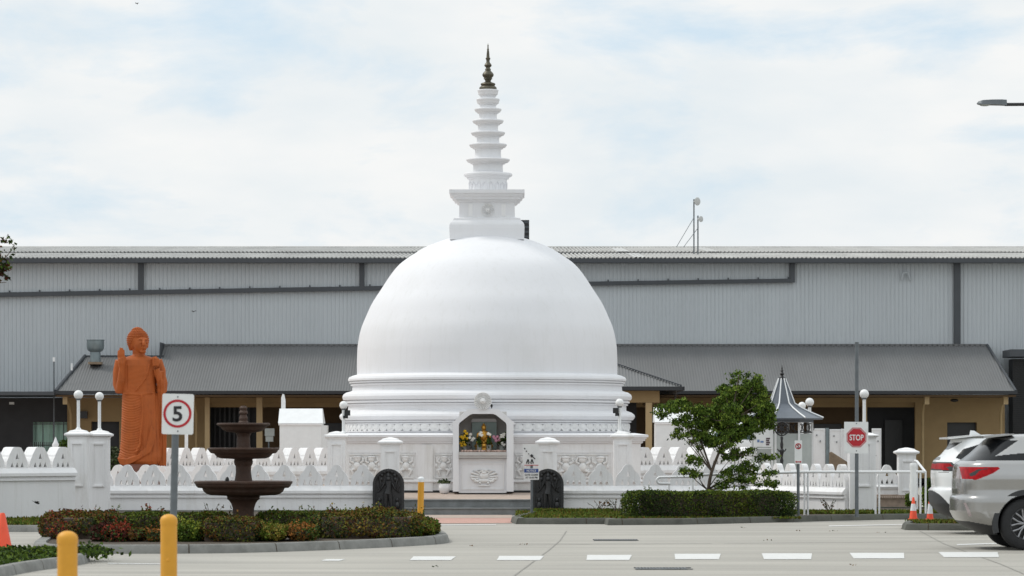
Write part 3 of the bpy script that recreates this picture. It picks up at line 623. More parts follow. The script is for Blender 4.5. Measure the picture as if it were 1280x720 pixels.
# spire
u = 1/2.667
def vy(v): return 40+v*u
sp = [(64, 535), (63, 530), (62, 505), (64, 492), (70, 490), (70, 486), (76, 483), (81, 479.5), (81, 474), (78, 471.5), (50, 470)]
led = [(49, 433, 452, 73, 424, 36+7), (43, 383, 0, 63, 374, 37), (37, 343, 0, 57, 334, 33), (33, 303, 0, 52, 294, 29), (29, 265, 0, 45, 256, 27), (26, 236, 0, 39, 223, 24), (24, 207, 0, 35, 193, 20)]
z_prev = 470
for i, (rn, v1, _, ro, v0, rt) in enumerate(led):
    sp += [(rn+1.5, z_prev-1), (rn, v1+18 if v1+18 < z_prev-2 else v1+8), (rn+1, v1+9), (rn+(ro-rn)*.35, v1+7), (rn+(ro-rn)*.42, v1+4), (rn+(ro-rn)*.75, v1+2), (ro*.97, v0+6.5), (ro, v0+4.5), (ro, v0+1.5), (ro*.965, v0)]
    nx = led[i+1][0] if i+1 < len(led) else 20
    sp += [(nx+2.5, v0-1)]; z_prev = v0-1
b = MB(); b.lathe([(r*u*kk, sz(vy(v))) for r, v in sp], (PX(610, SY), SY), 72); b.build('spire', M['plaster'], st, 35)
b = MB(); cx = PX(610, SY)
for i in range(18):
    a = 2*PI*i/18; rr = 63.5*u*kk
    pts = [(cx+math.cos(a+d)*rr, SY+math.sin(a+d)*rr, sz(vy(v))) for d, v in ((-.11, 528), (-.11, 512), (0, 503), (.11, 512), (.11, 528))]
    b.tube(pts, .012, 6)
b.build('spire_arcade', M['plaster'], st, 50)
fin = [(29, 192.5), (29, 186), (27, 183), (22, 180), (25, 174), (23, 171), (14, 168), (9, 165), (11, 159), (15, 156.5), (13, 153), (17, 149), (19.5, 143), (17, 137), (12, 132), (9, 129), (10, 125), (8, 122), (7, 118), (11, 115), (12.5, 111), (10, 106), (7, 103), (5.5, 98), (6, 93), (8, 90), (8, 87), (5.5, 85), (5, 78), (4, 66), (3, 60), (3.6, 57), (2.2, 55), (1.8, 48), (2.6, 45), (1.2, 43), (.4, 38)]
b = MB(); b.lathe([(r*u*kk, sz(vy(v))) for r, v in fin], (cx, SY), 32); b.build('finial', M['brass'], st, 35)

# shrine niche projecting from the plinth
NY = 75.3; nx = lambda p: PX(p, NY); nz = lambda y: PZ(y, NY)
outer = [(566, 614.5), (566, 530.5), (563.5, 530), (585, 511), (623, 511), (645, 530), (642, 530.5), (642, 614.5), (633.2, 614.5), (633.2, 531), (632, 528.2), (620, 518.6), (616.5, 517.3), (590.5, 517.3), (587, 518.6), (574.6, 528.2), (573.4, 531), (573.4, 614.5)]
b = MB(); b.prism([(nx(x), nz(y)) for x, y in outer], [], lambda p, q, s: (p, s, q), NY, SY-PH+.3); b.build('shrine_frame', M['plaster'], st)
b = MB(); b.box(nx(573.4), nx(633.2), NY+.10, NY+.95, .43, nz(573)); b.build('shrine_base', M['plaster'], st)
b = MB(); b.box(nx(573.6), nx(633), NY-.02, NY+.98, nz(572.5), nz(569.5)); b.box(nx(573.5), nx(633.1), NY-.05, NY+.99, nz(569.4), nz(565)); b.build('shrine_shelf', M['nicheback'], st)
b = MB(); b.box(nx(573.4), nx(633.2), NY+1.0, NY+1.1, .43, nz(514)); b.build('shrine_back', M['nicheback'], st)
b = MB()
for (a, c, d, e) in ((577, 630, 579, 580), (577, 578, 580, 611), (629, 630, 580, 611), (577, 630, 611, 612)): b.box(PX(a, NY+.1), PX(c, NY+.1), NY+.085, NY+.11, PZ(e, NY+.1), PZ(d, NY+.1))
b.build('shrine_panel_frame', M['plaster2'], st)
# carved lotus vase on the base
b = MB(); c = (PX(605, NY), NY+.09, PZ(597, NY)); 
for s in (-1, 1):
    for k in range(7):
        a = R(-35+k*22); r0 = .14; r1 = .33-.03*abs(k-3)
        b.tube([(c[0]+s*r0*math.cos(a), c[1], c[2]+r0*math.sin(a)*.8), (c[0]+s*r1*math.cos(a), c[1]-.02, c[2]+r1*math.sin(a)*.62), (c[0]+s*(r1+.03)*math.cos(a+.35), c[1], c[2]+(r1)*math.sin(a+.35)*.62)], [.02, .032, .012], 8)
    for k in range(4): b.ell((c[0]+s*(.09+k*.055), c[1]-.02, c[2]-.12+.03*k), (.03, .03, .028), 8, 6)
b.ell((c[0], c[1], c[2]+.04), (.11, .05, .08)); b.ell((c[0], c[1]-.02, c[2]+.11), (.06, .04, .035)); b.ell((c[0], c[1], c[2]-.07), (.13, .05, .05)); b.box(c[0]-.13, c[0]+.13, c[1]-.03, c[1]+.02, c[2]-.19, c[2]-.165)
b.build('lotus_relief', M['carved'], st, 60)
rosette(PX(603.5, NY), NY-.03, PZ(501.3, NY), 11*NY/F, 26, st, M['carved'], 'sun_medallion')
b = MB(); b.box(PX(603.5, NY)-.12, PX(603.5, NY)+.12, NY+.05, SY-3.3, PZ(507, NY), PZ(497, NY)); b.build('medallion_bracket', M['plaster'], st)
b = MB(); c = (PX(614.5, NY), NY+.12, PZ(507, NY)); b.ell(c, (.03, .04, .035)); b.tube([(c[0], c[1], c[2]), (c[0], c[1], c[2]-.06)], .012); tag(b.build('security_camera', M['black'], smooth=50), 'small black camera above the shrine arch beside the sun medallion', 'camera')
# things in the niche
sh = nz(565)+.002
T = thing('glass_screen', (nx(604.5), NY+.85, sh), 'greenish glass screen with a cream top board behind the golden buddha', 'screen')
b = MB(); b.box(nx(589.5), nx(620.5), NY+.84, NY+.87, sh, nz(527.5)); b.build('pane', M['greenglass'], T)
b = MB(); b.prism([(nx(588), nz(527)), (nx(621.5), nz(527)), (nx(619), nz(523)), (nx(590), nz(523))], [], lambda p, q, s: (p, s, q), NY+.82, NY+.9); b.build('top_board', M['plaster'], T)
T = thing('buddha_figurine', (nx(604.5), NY+.4, sh), 'small golden seated buddha in the shrine niche', 'figurine')
cx, cy = nx(604.5), NY+.42; s = 1.0; b = MB()
def gz(y): return nz(y)
b.ell((cx, cy+.02, gz(545.5)), (.095, .075, .14), 20, 12); b.ell((cx, cy+.02, gz(541)), (.125, .065, .05), 20, 10)     # torso, shoulders
b.ell((cx, cy-.01, gz(534.5)), (.058, .06, .072), 20, 12); b.ell((cx, cy, gz(530.6)), (.028, .03, .035)); b.tube([(cx, cy, gz(539)), (cx, cy, gz(535))], .03)
for q in (-1, 1):
    b.tube([(cx+q*.125, cy, gz(541)), (cx+q*.145, cy-.02, gz(547)), (cx+q*.04, cy-.10, gz(551.3))], [.030, .028, .022], 12)
    b.tube([(cx+q*.05, cy, gz(552.8)), (cx+q*.15, cy-.04, gz(553)), (cx-q*.02, cy-.12, gz(553.4))], [.05, .045, .035], 12)
remeshed(b, 'figure', M['gold'], T, .011)
b = MB(); b.lathe([(.22, sh), (.225, sh+.03), (.195, sh+.05), (.18, sh+.08), (.205, sh+.11), (.215, sh+.14), (.19, gz(555))], (cx, cy), 32, ex=(1, .8)); b.build('pedestal', M['gold'], T, 40)
def flowers(px, w, h, label, cols, seed, Yd):
    rr = random.Random(seed); cx, cy = nx(px), NY+Yd; T = thing('flower_vase', (cx, cy, sh), label, 'flowers', 'flower vases in the shrine')
    b = MB(); b.lathe([(.045, sh), (.06, sh+.05), (.05, sh+.12), (.062, sh+.16)], (cx, cy), 16); b.build('vase', M['vase'], T, 50)
    P = RNG.normal(size=(260, 3))*[w*.5, .08, h*.25]+[cx, cy, sh+.14+h*.45]; link_mesh(leaves(P, .035, [LEAF['mid'], LEAF['dark']], [1, 1.5]), 'foliage', T)
    for key, pts in cols.items():
        b = MB()
        for (fx, fz) in pts:
            X, Z = nx(fx), nz(fz)
            for k in range(7):
                a = 2*PI*k/7+rr.random(); b.ell((X+.022*math.cos(a), cy-.1+rr.uniform(-.02, .02), Z+.022*math.sin(a)), (.02, .014, .014), 7, 5)
            b.ell((X, cy-.115, Z), (.016, .014, .016), 7, 5)
        b.build(key+'_flowers', FLOWER[key], T, 60)
flowers(580, .12, .30, 'vase of yellow and white flowers on the left of the golden buddha', dict(yellow=[(576, 554), (579, 553), (581, 556), (577, 557), (580, 545), (583, 542), (579, 548), (583, 548), (576, 546), (581, 539)], white=[(587, 547), (590, 550), (592, 548), (588, 543)]), 1, .35)
flowers(627, .11, .26, 'vase of pink and white flowers on the right of the golden buddha', dict(pink=[(619, 548), (622, 546), (620, 551), (624, 550), (617, 546)], white=[(627, 544), (629, 546), (626, 547), (628, 554), (630, 556), (630, 543)]), 2, .35)
flowers(599, .04, .16, 'small white flowers held before the golden buddha at its right hand', dict(white=[(600, 543), (602, 544), (601, 541)]), 3, .26)
flowers(611, .04, .16, 'small pale flowers standing before the golden buddha at its left hand', dict(white=[(610, 542), (612, 543)]), 4, .26)
rr = random.Random(5); b = MB()
for i in range(34):
    X = nx(rr.uniform(577, 632)); b.ell((X, NY+rr.uniform(.02, .14), sh+.02), (rr.uniform(.02, .05), .03, rr.uniform(.015, .03)), 8, 6)
tag(b.build('offerings', M['offering'], smooth=60), 'row of small pink and white offerings along the shrine shelf', 'offerings')
# white pot
cx, cy, zz = PX(555.5, 75.6), 75.6, .412
T = thing('plant_pot', (cx, cy, zz), 'round white pot with a small plant beside the shrine', 'plant pot')
b = MB(); b.lathe([(.07, zz), (.10, zz+.02), (.125, zz+.12), (.12, zz+.2), (.10, zz+.225), (.09, zz+.2)], (cx, cy), 28); b.build('pot', M['plaster'], T, 50)
link_mesh(leaves(RNG.normal(size=(120, 3))*[.06, .05, .02]+[cx, cy, zz+.26], .04, [LEAF['dark'], LEAF['grey']], [1, 1]), 'foliage', T)

# guard stones
for px, lab in ((485.5, 'black arched guard stone with a carved figure left of the entrance steps'), (685, 'black arched guard stone with a carved figure beside the notice sign')):
    Y = 71.75; cx = PX(px, Y); hw = 19.6*Y/F; zt = PZ(586, Y); zs = zt-hw; T = thing('guard_stone', (cx, Y, 0), lab, 'guard stone', 'carved guard stones by the steps')
    arch = lambda r, zb: [(cx-r, zb), (cx+r, zb)]+[(cx+r*math.cos(PI*i/20), zs+r*math.sin(PI*i/20)) for i in range(21)]
    b = MB(); b.prism(arch(hw, 0), [], lambda p, q, s: (p, s, q), Y, Y+.14); b.build('slab', M['granite'], T)
    b = MB(); b.prism(arch(hw-.001, .001), [arch(hw*.84, .09)[::-1]], lambda p, q, s: (p, s, q), Y-.05, Y-.001); b.build('frame', M['granite'], T)
    b = MB(); h = zs+.14
    b.ell((cx, Y-.03, h-.02), (.05, .055, .065)); b.tube([(cx, Y-.03, h+.05), (cx, Y-.03, h+.13)], [.045, .012])
    for k in range(7):
        a = R(-10+k*33.3); b.ell((cx+.15*math.cos(a), Y-.015, h+.15*math.sin(a)), (.042, .04, .05))
    b.tube([(cx, Y-.02, h-.07), (cx+.01, Y-.03, h-.2), (cx-.015, Y-.03, h-.34)], [.075, .06, .085], 12)
    b.tube([(cx+.03, Y-.03, h-.33), (cx+.06, Y-.03, h-.55), (cx+.06, Y-.02, .12)], [.055, .04, .03], 10); b.tube([(cx-.05, Y-.03, h-.33), (cx-.06, Y-.03, h-.55), (cx-.05, Y-.02, .12)], [.055, .04, .03], 10)
    b.tube([(cx-.08, Y-.02, h-.11), (cx-.16, Y-.03, h-.24), (cx-.17, Y-.03, h-.08), (cx-.19, Y-.02, h+.03)], [.03, .026, .022, .035], 8)
    b.tube([(cx+.08, Y-.02, h-.11), (cx+.15, Y-.03, h-.25), (cx+.17, Y-.03, h-.10), (cx+.2, Y-.02, h-.02)], [.03, .026, .022, .03], 8)
    for s_ in (-1, 1):
        b.ell((cx+s_*.19, Y-.02, .34), (.04, .04, .05)); b.ell((cx+s_*.19, Y-.02, .22), (.055, .05, .09)); b.tube([(cx+s_*.23, Y, .5), (cx+s_*.17, Y-.01, .55), (cx+s_*.24, Y, .64)], [.02, .03, .015], 8)
    b.build('relief_figure', M['granite'], T, 70)

# ================================================================ WAREHOUSE
WY = 120.0; wz = lambda y: PZ(y, WY); wx = lambda p: PX(p, WY)
XL, XR = -32.0, 32.0
wh = thing('warehouse', (0, WY, 0), 'huge grey ribbed metal warehouse behind the stupa with a low pitched roof', 'building')
b = MB(); pitch = .146; n = int((XR-XL)/pitch); vs = []; 
for i in range(n):
    x = XL+i*pitch
    for dx, dy in ((0, 0), (.096, 0), (.108, -.028), (.134, -.028)): vs.append((x+dx, WY+dy))
vs.append((XL+n*pitch, WY)); m = len(vs)
b.add([(x, y, .3) for x, y in vs]+[(x, y, wz(327)) for x, y in vs], [(i, i+1, i+1+m, i+m) for i in range(m-1)])
b.build('wall', M['cladding'], wh, recalc=False)
b = MB(); b.box(XL, XR, WY+.2, WY+38, .1, wz(327)-.05); b.build('inner_wall', M['dark'], wh)
# roof with ribs, one overlapping sheet joint
b = MB(); ze = wz(324.5); slope = .0725; xs_ = []; rp = .152
k = int((XR-XL+1)/rp)
for i in range(k):
    x = XL-.5+i*rp
    for dx, dz in ((0, 0), (.06, 0), (.08, .06), (.13, .06)): xs_.append((x+dx, dz))
m = len(xs_)
def roofpart(y0, y1, lift):
    o = MB(); o.add([(x, y0, ze+(y0-WY+.45)*slope+dz+lift) for x, dz in xs_]+[(x, y1, ze+(y1-WY+.45)*slope+dz+lift) for x, dz in xs_], [(i, i+1, i+1+m, i+m) for i in range(m-1)]); return o
roofpart(WY-.45, WY+9.5, 0).build('roof', M['zinc'], wh, recalc=False)
o = roofpart(WY+9.3, WY+21, .05); o.build('roof', M['zinc'], wh, recalc=False)
b = MB(); b.box(XL-.5, XR, WY+9.27, WY+9.36, ze+9.75*slope, ze+9.75*slope+.07); b.build('sheet_lap', M['fascia'], wh)
zr = ze+21.45*slope
b = MB(); b.add([(XL-.5, WY+21, zr), (XR, WY+21, zr), (XR, WY+38, zr-1.3), (XL-.5, WY+38, zr-1.3)], [(0, 1, 2, 3)]); b.build('roof_back', M['zinc'], wh)
b = MB(); b.tube([(XL-.5, WY+21, zr+.05), (XR, WY+21, zr+.05)], .09, 8); b.build('ridge_cap', M['zinc'], wh)
for (a, c, y0, y1) in ((792, 808, 1, 9), (905, 922, 10, 20.5), (783, 800, 10, 19)):
    b = MB(); zz = lambda y: ze+(y+.45)*slope+.048+(.05 if y > 9.4 else 0)
    b.add([(wx(a), WY+y0, zz(y0)), (wx(c), WY+y0, zz(y0)), (wx(c), WY+y1, zz(y1)), (wx(a), WY+y1, zz(y1))], [(0, 1, 2, 3)]); b.build('skylight_sheet', M['zinclight'], wh)
b = MB(); b.box(XL-.5, XR, WY-.58, WY-.42, wz(329.3), wz(323.8)); b.box(XL-.5, XR, WY-.42, WY-.03, wz(329.2), wz(328)); b.build('gutter', M['fascia'], wh)
for p, w, y1 in ((176.5, 3.4, 364), (452.5, 3.2, 361), (1196, 4, 440)):
    b = MB(); b.box(wx(p-w), wx(p+w), WY-.17, WY-.032, wz(y1), wz(328.9)); b.build('downpipe', M['fascia'], wh)
def beam(px0, y0, px1, y1, h, hook=None):
    b = MB(); b.add([(wx(px0), WY-d, wz(y0+h*s)) for d in (.20, .033) for s in (-.5, .5)]+[(wx(px1), WY-d, wz(y1+h*s)) for d in (.20, .033) for s in (-.5, .5)], [(0, 1, 5, 4), (1, 3, 7, 5), (3, 2, 6, 7), (2, 0, 4, 6), (0, 2, 3, 1), (4, 5, 7, 6)])
    if hook: b.box(wx(hook-3), wx(hook+3), WY-.21, WY-.034, wz(y1+h*.5), wz(329))
    x = px0+10
    while x < px1:
        y = y0+(y1-y0)*(x-px0)/(px1-px0); b.box(wx(x-.8), wx(x+.8), WY-.12, WY-.06, wz(y-h*.5), wz(y-h*.5-2.3)); x += 37.5
    b.build('pipe_duct', M['fascia'], wh)
beam(-260, 373, 600, 358.2, 5.4); beam(600, 356.8, 993, 350.8, 4.8, 990)
b = MB(); pts = [(wx(1127), WY-.1, wz(350)), (wx(1128), WY-.15, wz(343)), (wx(1130), WY-.2, wz(340.5)), (wx(1134), WY-.2, wz(341)), (wx(1136), WY-.15, wz(346)), (wx(1137), WY-.1, wz(350))]
b.tube(pts, .035, 8); b.build('goose_neck_vent', M['cladding'], wh, 50)
# roof things
b = MB(); Y = 124; b.box(PX(646, Y), PX(661.5, Y), Y, Y+.6, PZ(318, Y), PZ(275, Y)); 
b.m = 0; bbs = [MB() for _ in range(6)]
for i, bb in enumerate(bbs): bb.box(PX(655, Y), PX(661, Y), Y-.03, Y-.002, PZ(279+i*6, Y), PZ(276.5+i*6, Y))
T = thing('roof_vent_box', (PX(653, Y), Y, PZ(318, Y)), 'tall black louvred box on the warehouse roof behind the spire', 'vent')
b.build('casing', M['dark'], T); [bb.build('louvre', M['fascia'], T) for bb in bbs]
def antenna(px, ytop, Y, dish, rd, ymast, label, gx, gy):
    cx = PX(px, Y); zb = PZ(313, Y); T = thing('antenna_mast', (cx, Y, zb), label, 'antenna', 'dish antennas on the warehouse roof')
    b = MB(); b.tube([(cx, Y, zb-.15), (cx, Y, PZ(ytop, Y))], .026, 8); b.build('mast', M['galv'], T)
    dx, dz = PX(dish[0], Y), PZ(dish[1], Y); r = rd*Y/F; b = MB()
    M3 = Matrix.Rotation(R(28), 3, 'Z'); b.ell((dx, Y-.1, dz), (r*.85, r*.22, r), 24, 12, M3); b.tube([(cx, Y, dz), (dx, Y-.1, dz)], .03, 8); b.build('dish', M['zinclight'], T, 60)
    b = MB(); b.tube([(cx, Y, PZ(ymast, Y)), (PX(gx, Y), Y-.6, PZ(gy, Y))], .012, 6); b.build('guy_wire', M['galv'], T)
antenna(867.4, 249, 127, (871.5, 252), 5.2, 272, 'taller roof antenna mast with a round dish at its top', 844.5, 310)
antenna(872.4, 269.5, 125, (876, 274), 3.8, 285, 'shorter roof antenna mast with a small dish, right of the taller one', 853.5, 310)

# ================================================================ LEAN-TO BUILDING
lt = thing('veranda_building', (0, 117, 0), 'long tan rendered building with a grey corrugated veranda roof', 'building')
EY = 115.0; ZE = PZ(490, EY); SL = .37; ex = lambda p: PX(p, EY)
def corr_roof(name, X0, X1, Y0, z0, sl, d, hipL=0, hipR=0, pitch=.095, amp=.012, parent=lt, m=None):
    b = MB(); k = int((X1-X0)/pitch*4); lo = []; hi = []
    for i in range(k+1):
        x = X0+(X1-X0)*i/k; dd = d
        if hipL and x-X0 < hipL: dd = min(dd, d*(x-X0)/hipL)
        if hipR and X1-x < hipR: dd = min(dd, d*(X1-x)/hipR)
        z = amp*math.sin(2*PI*(x-X0)/pitch)
        lo.append((x, Y0, z0+z)); hi.append((x, Y0+dd, z0+sl*dd+z))
    b.add(lo+hi, [(i, i+1, i+k+2, i+k+1) for i in range(k)]); return b.build(name, m or M['leanroof'], parent, 80, recalc=False)
corr_roof('roof', ex(69), ex(188), EY, ZE, SL, 3.5, hipL=ex(90)-ex(69))
corr_roof('roof', ex(188), ex(1270), EY, ZE, SL, 4.62, hipR=.33)
b = MB(); d = 4.62; zt = ZE+SL*d
for i in range(int((ex(1259)-ex(188))/.19)): b.box(ex(188)+i*.19, ex(188)+i*.19+.11, EY+d-.08, EY+d+.05, zt-.02, zt+.055)
b.box(ex(188), ex(1258), EY+d+.055, EY+d+.3, zt, zt+.07); b.build('ridge_flashing', M['leanroof'], lt)
b = MB(); b.box(ex(90), ex(188)+.1, EY+3.45, EY+3.75, ZE+SL*3.5-.02, ZE+SL*3.5+.05); b.box(ex(187), ex(188)-.004, EY+3.3, EY+4.7, ZE+SL*3.3, ZE+SL*4.7+.06); b.build('barge_capping', M['fascia'], lt); b = MB(); b.tube([(ex(69), EY, ZE+.03), (ex(90), EY+3.5, ZE+SL*3.5+.03)], .06, 8); b.build('barge_capping', M['fascia'], lt); b = MB(); b.tube([(ex(1270), EY, ZE+.03), (ex(1270)-.33, EY+4.62, zt+.03)], .05, 8); b.build('barge_capping', M['fascia'], lt)
b = MB(); b.box(ex(68), ex(1271), EY-.14, EY-.012, PZ(492.6, EY), PZ(488.6, EY)); b.build('gutter', M['blackgutter'], lt)
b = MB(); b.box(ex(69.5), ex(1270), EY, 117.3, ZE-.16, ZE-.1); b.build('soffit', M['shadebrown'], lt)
BY = 117.0; bx = lambda p: PX(p, BY); bz = lambda y: PZ(y, BY)
outer = [(bx(84), .3), (bx(1256), .3), (bx(1256), ZE-.17), (bx(84), ZE-.17)]
H = lambda a, c, t: [(bx(a), .45), (bx(a), bz(t)), (bx(c), bz(t)), (bx(c), .45)]
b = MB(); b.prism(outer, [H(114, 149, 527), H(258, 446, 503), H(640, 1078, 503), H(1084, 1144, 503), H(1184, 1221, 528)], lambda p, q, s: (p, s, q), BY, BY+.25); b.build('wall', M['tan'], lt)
b = MB(); b.box(bx(230), bx(1259), BY-.06, BY-.003, bz(502.5), bz(497)); b.box(bx(84.5), bx(1256), BY+.255, BY+.3, ZE-.5, ZE-.18); b.build('beam', M['tan'], lt)
def dbox(name, a, c, t, Y, m, bt=None):
    b = MB(); b.box(PX(a, Y), PX(c, Y), Y, Y+.06, (.43 if bt is None else PZ(bt, Y)), PZ(t, Y)); return b.build(name, m, lt)
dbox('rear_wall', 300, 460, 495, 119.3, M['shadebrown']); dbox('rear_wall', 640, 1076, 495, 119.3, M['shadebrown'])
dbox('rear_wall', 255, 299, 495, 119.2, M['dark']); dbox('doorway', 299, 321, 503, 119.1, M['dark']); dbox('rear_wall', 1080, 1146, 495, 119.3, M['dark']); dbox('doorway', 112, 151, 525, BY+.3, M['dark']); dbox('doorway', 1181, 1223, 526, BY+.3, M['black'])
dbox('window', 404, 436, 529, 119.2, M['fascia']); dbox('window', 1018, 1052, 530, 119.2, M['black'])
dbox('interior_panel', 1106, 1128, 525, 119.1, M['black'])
b = MB()
for i in range(9): b.box(PX(262+i*6, 119), PX(264.4+i*6, 119), 118.9, 118.95, .43, PZ(508, 119))
b.build('mullion', M['black'], lt)
for i, (a, c) in enumerate(((320.5, 328), (256, 262), (1078, 1083.5), (446, 452))):
    b = MB(); b.box(PX(a, 116.2), PX(c, 116.2), 116.2, 116.42, .42, ZE-.17); b.build('column', M['tanpole'], lt)
for p in (88.5, 245.5, 1153.5, 1251):
    b = MB(); x = PX(p, 116.6); b.tube([(x, 116.6, .42), (x, 116.6, ZE-.75), (x-.02, 116.2, ZE-.45), (x-.02, 115.4, ZE-.16)], .05, 10); b.build('downpipe', M['tanpole'], lt, 60)
    b = MB(); b.box(x-.10, x+.06, 115.25, 115.5, ZE-.42, ZE-.16); b.build('rain_head', M['tanpole'], lt)
b = MB(); x = PX(1193, 116.8); b.ell((PX(1193, 116.5), 116.5, PZ(500.5, 116.5)), (.14, .1, .06)); b.build('wall_light', M['black'], lt, 50)
b = MB(); b.box(PX(100, 116.8), PX(109, 116.8), 116.8, 116.95, PZ(523, 116.8), PZ(514, 116.8)); b.build('speaker_box', M['black'], lt)
# notices on a board by the fountain
T = thing('notice_sheets', (PX(337, 116), 116, 1.4), 'pale printed sheets pinned up behind the top of the fountain', 'notice')
b = MB(); b.box(PX(331, 116), PX(343, 116), 116.0, 116.02, PZ(545, 116), PZ(535.5, 116)); b.box(PX(332, 116), PX(341.5, 116), 116.0, 116.02, PZ(552, 116), PZ(545.4, 116)); b.build('sheet', M['glasspane'], T)
b = MB(); b.tube([(PX(336, 116.05), 116.05, .42), (PX(336, 116.05), 116.05, PZ(546, 116))], .03); b.build('stand', M['galv'], T)
# exhaust fan, vent pipe
Y = 117.5; cx = PX(119.3, Y); T = thing('exhaust_fan', (cx, Y, PZ(452, Y)), 'round grey steel exhaust vent on the veranda roof above the globe lamps', 'vent')
k = Y/F; b = MB(); b.lathe([(6.5*k, PZ(454, Y)), (6.5*k, PZ(442, Y)), (6, PZ(441.5, Y))][:2]+[(6.2*k, PZ(440.2, Y)), (9.5*k, PZ(438, Y)), (10.8*k, PZ(435, Y)), (10.8*k, PZ(426, Y)), (11.2*k, PZ(425.6, Y)), (11.2*k, PZ(424.6, Y)), (9*k, PZ(424.5, Y)), (9*k, PZ(427, Y))], (cx, Y), 32); b.build('casing', M['steelvent'], T, 40)
b = MB(); b.box(cx-8*k, cx+8*k, Y-.3, Y+.25, PZ(455.5, Y), PZ(452.6, Y)); b.build('flashing', M['wood'], T)
b = MB(); Y = 116; b.tube([(PX(67.5, Y), Y, .4), (PX(67.5, Y), Y, PZ(449, Y))], .022); T = thing('vent_pipe', (PX(67.5, Y), Y, .4), 'thin vent pipe with a white cap at the left end of the veranda roof', 'pipe'); b.build('pipe', M['galv'], T)
b = MB(); b.lathe([(.045, PZ(452, Y)), (.045, PZ(446.5, Y))], (PX(67.5, Y), Y), 12); b.build('cap', M['whitemetal'], T)
b = MB(); Y = 116; b.box(PX(88.5, Y), PX(90.6, Y), Y, Y+.05, PZ(463, Y), PZ(454, Y)); tag(b.build('roof_bracket', M['whitemetal']), 'small white bracket at the left hip of the veranda roof', 'bracket')
# carport left of it
cp = thing('carport', (-17, 114, 0), 'dark carport with curtained windows at the left of the veranda building', 'building')
b = MB(); b.box(-34, ex(69.5)-.02, EY-.2, 119.8, PZ(494, EY), PZ(489.5, EY)); b.build('roof', M['fascia'], cp)
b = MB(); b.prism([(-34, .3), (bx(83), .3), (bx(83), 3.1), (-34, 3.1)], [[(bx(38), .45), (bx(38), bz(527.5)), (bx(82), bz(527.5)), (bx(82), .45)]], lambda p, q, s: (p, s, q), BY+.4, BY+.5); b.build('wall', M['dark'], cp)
vs = []; x = bx(36); i = 0
while x < bx(84): vs.append((x, BY+.8+.05*math.sin(i*.9+.6*math.sin(i*.37)))); x += .045; i += 1
b = MB(); m = len(vs); b.add([(x, y, .42) for x, y in vs]+[(x, y, bz(526)) for x, y in vs], [(i, i+1, i+1+m, i+m) for i in range(m-1)]); b.build('curtain', M['curtain'], cp, 80)
b = MB()
for i in range(4): b.box(bx(38+i*13), bx(39+i*13), BY+.42, BY+.47, .45, bz(527.6))
b.box(bx(38), bx(82), BY+.41, BY+.46, bz(530.3), bz(529.5)); b.build('window_frame', M['fascia'], cp)
b = MB(); b.box(PX(11.5, 116), PX(17.5, 116), 116, 116.08, PZ(505.5, 116), PZ(502.6, 116)); b.build('light_fitting', M['zinclight'], cp)
b = MB()
for i in range(22): b.box(PX(38+i*2.4, 112), PX(38.8+i*2.4, 112), 112, 112.03, .43, PZ(552.5, 112))
b.box(PX(36, 112), PX(92, 112), 112.035, 112.05, PZ(557, 112), PZ(556, 112)); tag(b.build('picket_fence', M['black']), 'black picket fence in front of the curtained window', 'fence')
Y = 111; c = (PX(69.5, Y), Y, PZ(556, Y)); b = MB(); b.lathe([(.10, c[2]-.5), (.10, c[2]-.1), (.12, c[2]), (.07, c[2]+.09), (.01, c[2]+.26)], (c[0], c[1]), 16); tag(b.build('small_shrine', M['plaster'], smooth=40), 'tiny white pointed lantern in front of the curtained window', 'lantern')
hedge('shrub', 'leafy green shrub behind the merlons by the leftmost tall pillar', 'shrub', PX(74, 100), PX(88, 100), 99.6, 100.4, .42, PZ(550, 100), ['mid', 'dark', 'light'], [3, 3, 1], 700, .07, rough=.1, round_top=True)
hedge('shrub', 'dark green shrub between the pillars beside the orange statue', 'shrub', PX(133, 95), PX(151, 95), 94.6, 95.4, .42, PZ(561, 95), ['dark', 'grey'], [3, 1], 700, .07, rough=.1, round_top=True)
# hip-roofed porch behind the stupa
pp = thing('porch', (2, 105, 0), 'tan porch with a hipped grey roof emerging right of the stupa', 'building')
QY = 105.0; qx = lambda p: PX(p, QY); qz = lambda y: PZ(y, QY); X1 = qx(851); X0 = qx(470); z0 = qz(483.5)
dd = 5.0
corr_roof('roof', X0, X1, QY, z0, .37, dd, hipL=dd, hipR=dd, parent=pp)
b = MB(); b.add([(X1, QY, z0), (X1, 116, z0), (X1-dd, 116, z0+.37*dd), (X1-dd, QY+dd, z0+.37*dd)], [(0, 1, 2, 3)]); b.add([(X0, QY, z0), (X0, 116, z0), (X0+dd, 116, z0+.37*dd), (X0+dd, QY+dd, z0+.37*dd)], [(3, 2, 1, 0)]); b.add([(X0+dd, QY+dd, z0+.37*dd), (X1-dd, QY+dd, z0+.37*dd), (X1-dd, 116, z0+.37*dd), (X0+dd, 116, z0+.37*dd)], [(0, 1, 2, 3)]); b.build('roof', M['leanroof'], pp)
b = MB()
for i in range(60):
    t = i/59; q = Vector((X1-dd*t, QY+dd*t, z0+.37*dd*t+.03)); b.box(q.x-.03, q.x+.03, q.y-.05, q.y+.05, q.z-.02, q.z+.03)
b.tube([(X1, QY, z0+.06), (X1-dd, QY+dd, z0+.37*dd+.06)], .025, 6); b.build('hip_capping', M['fascia'], pp)
b = MB(); b.box(X0-.05, X1+.05, QY-.14, QY-.01, qz(488), qz(483.2)); b.box(X1+.0, X1+.12, QY-.008, 114.8, qz(488), qz(483.2)); b.build('gutter', M['blackgutter'], pp)
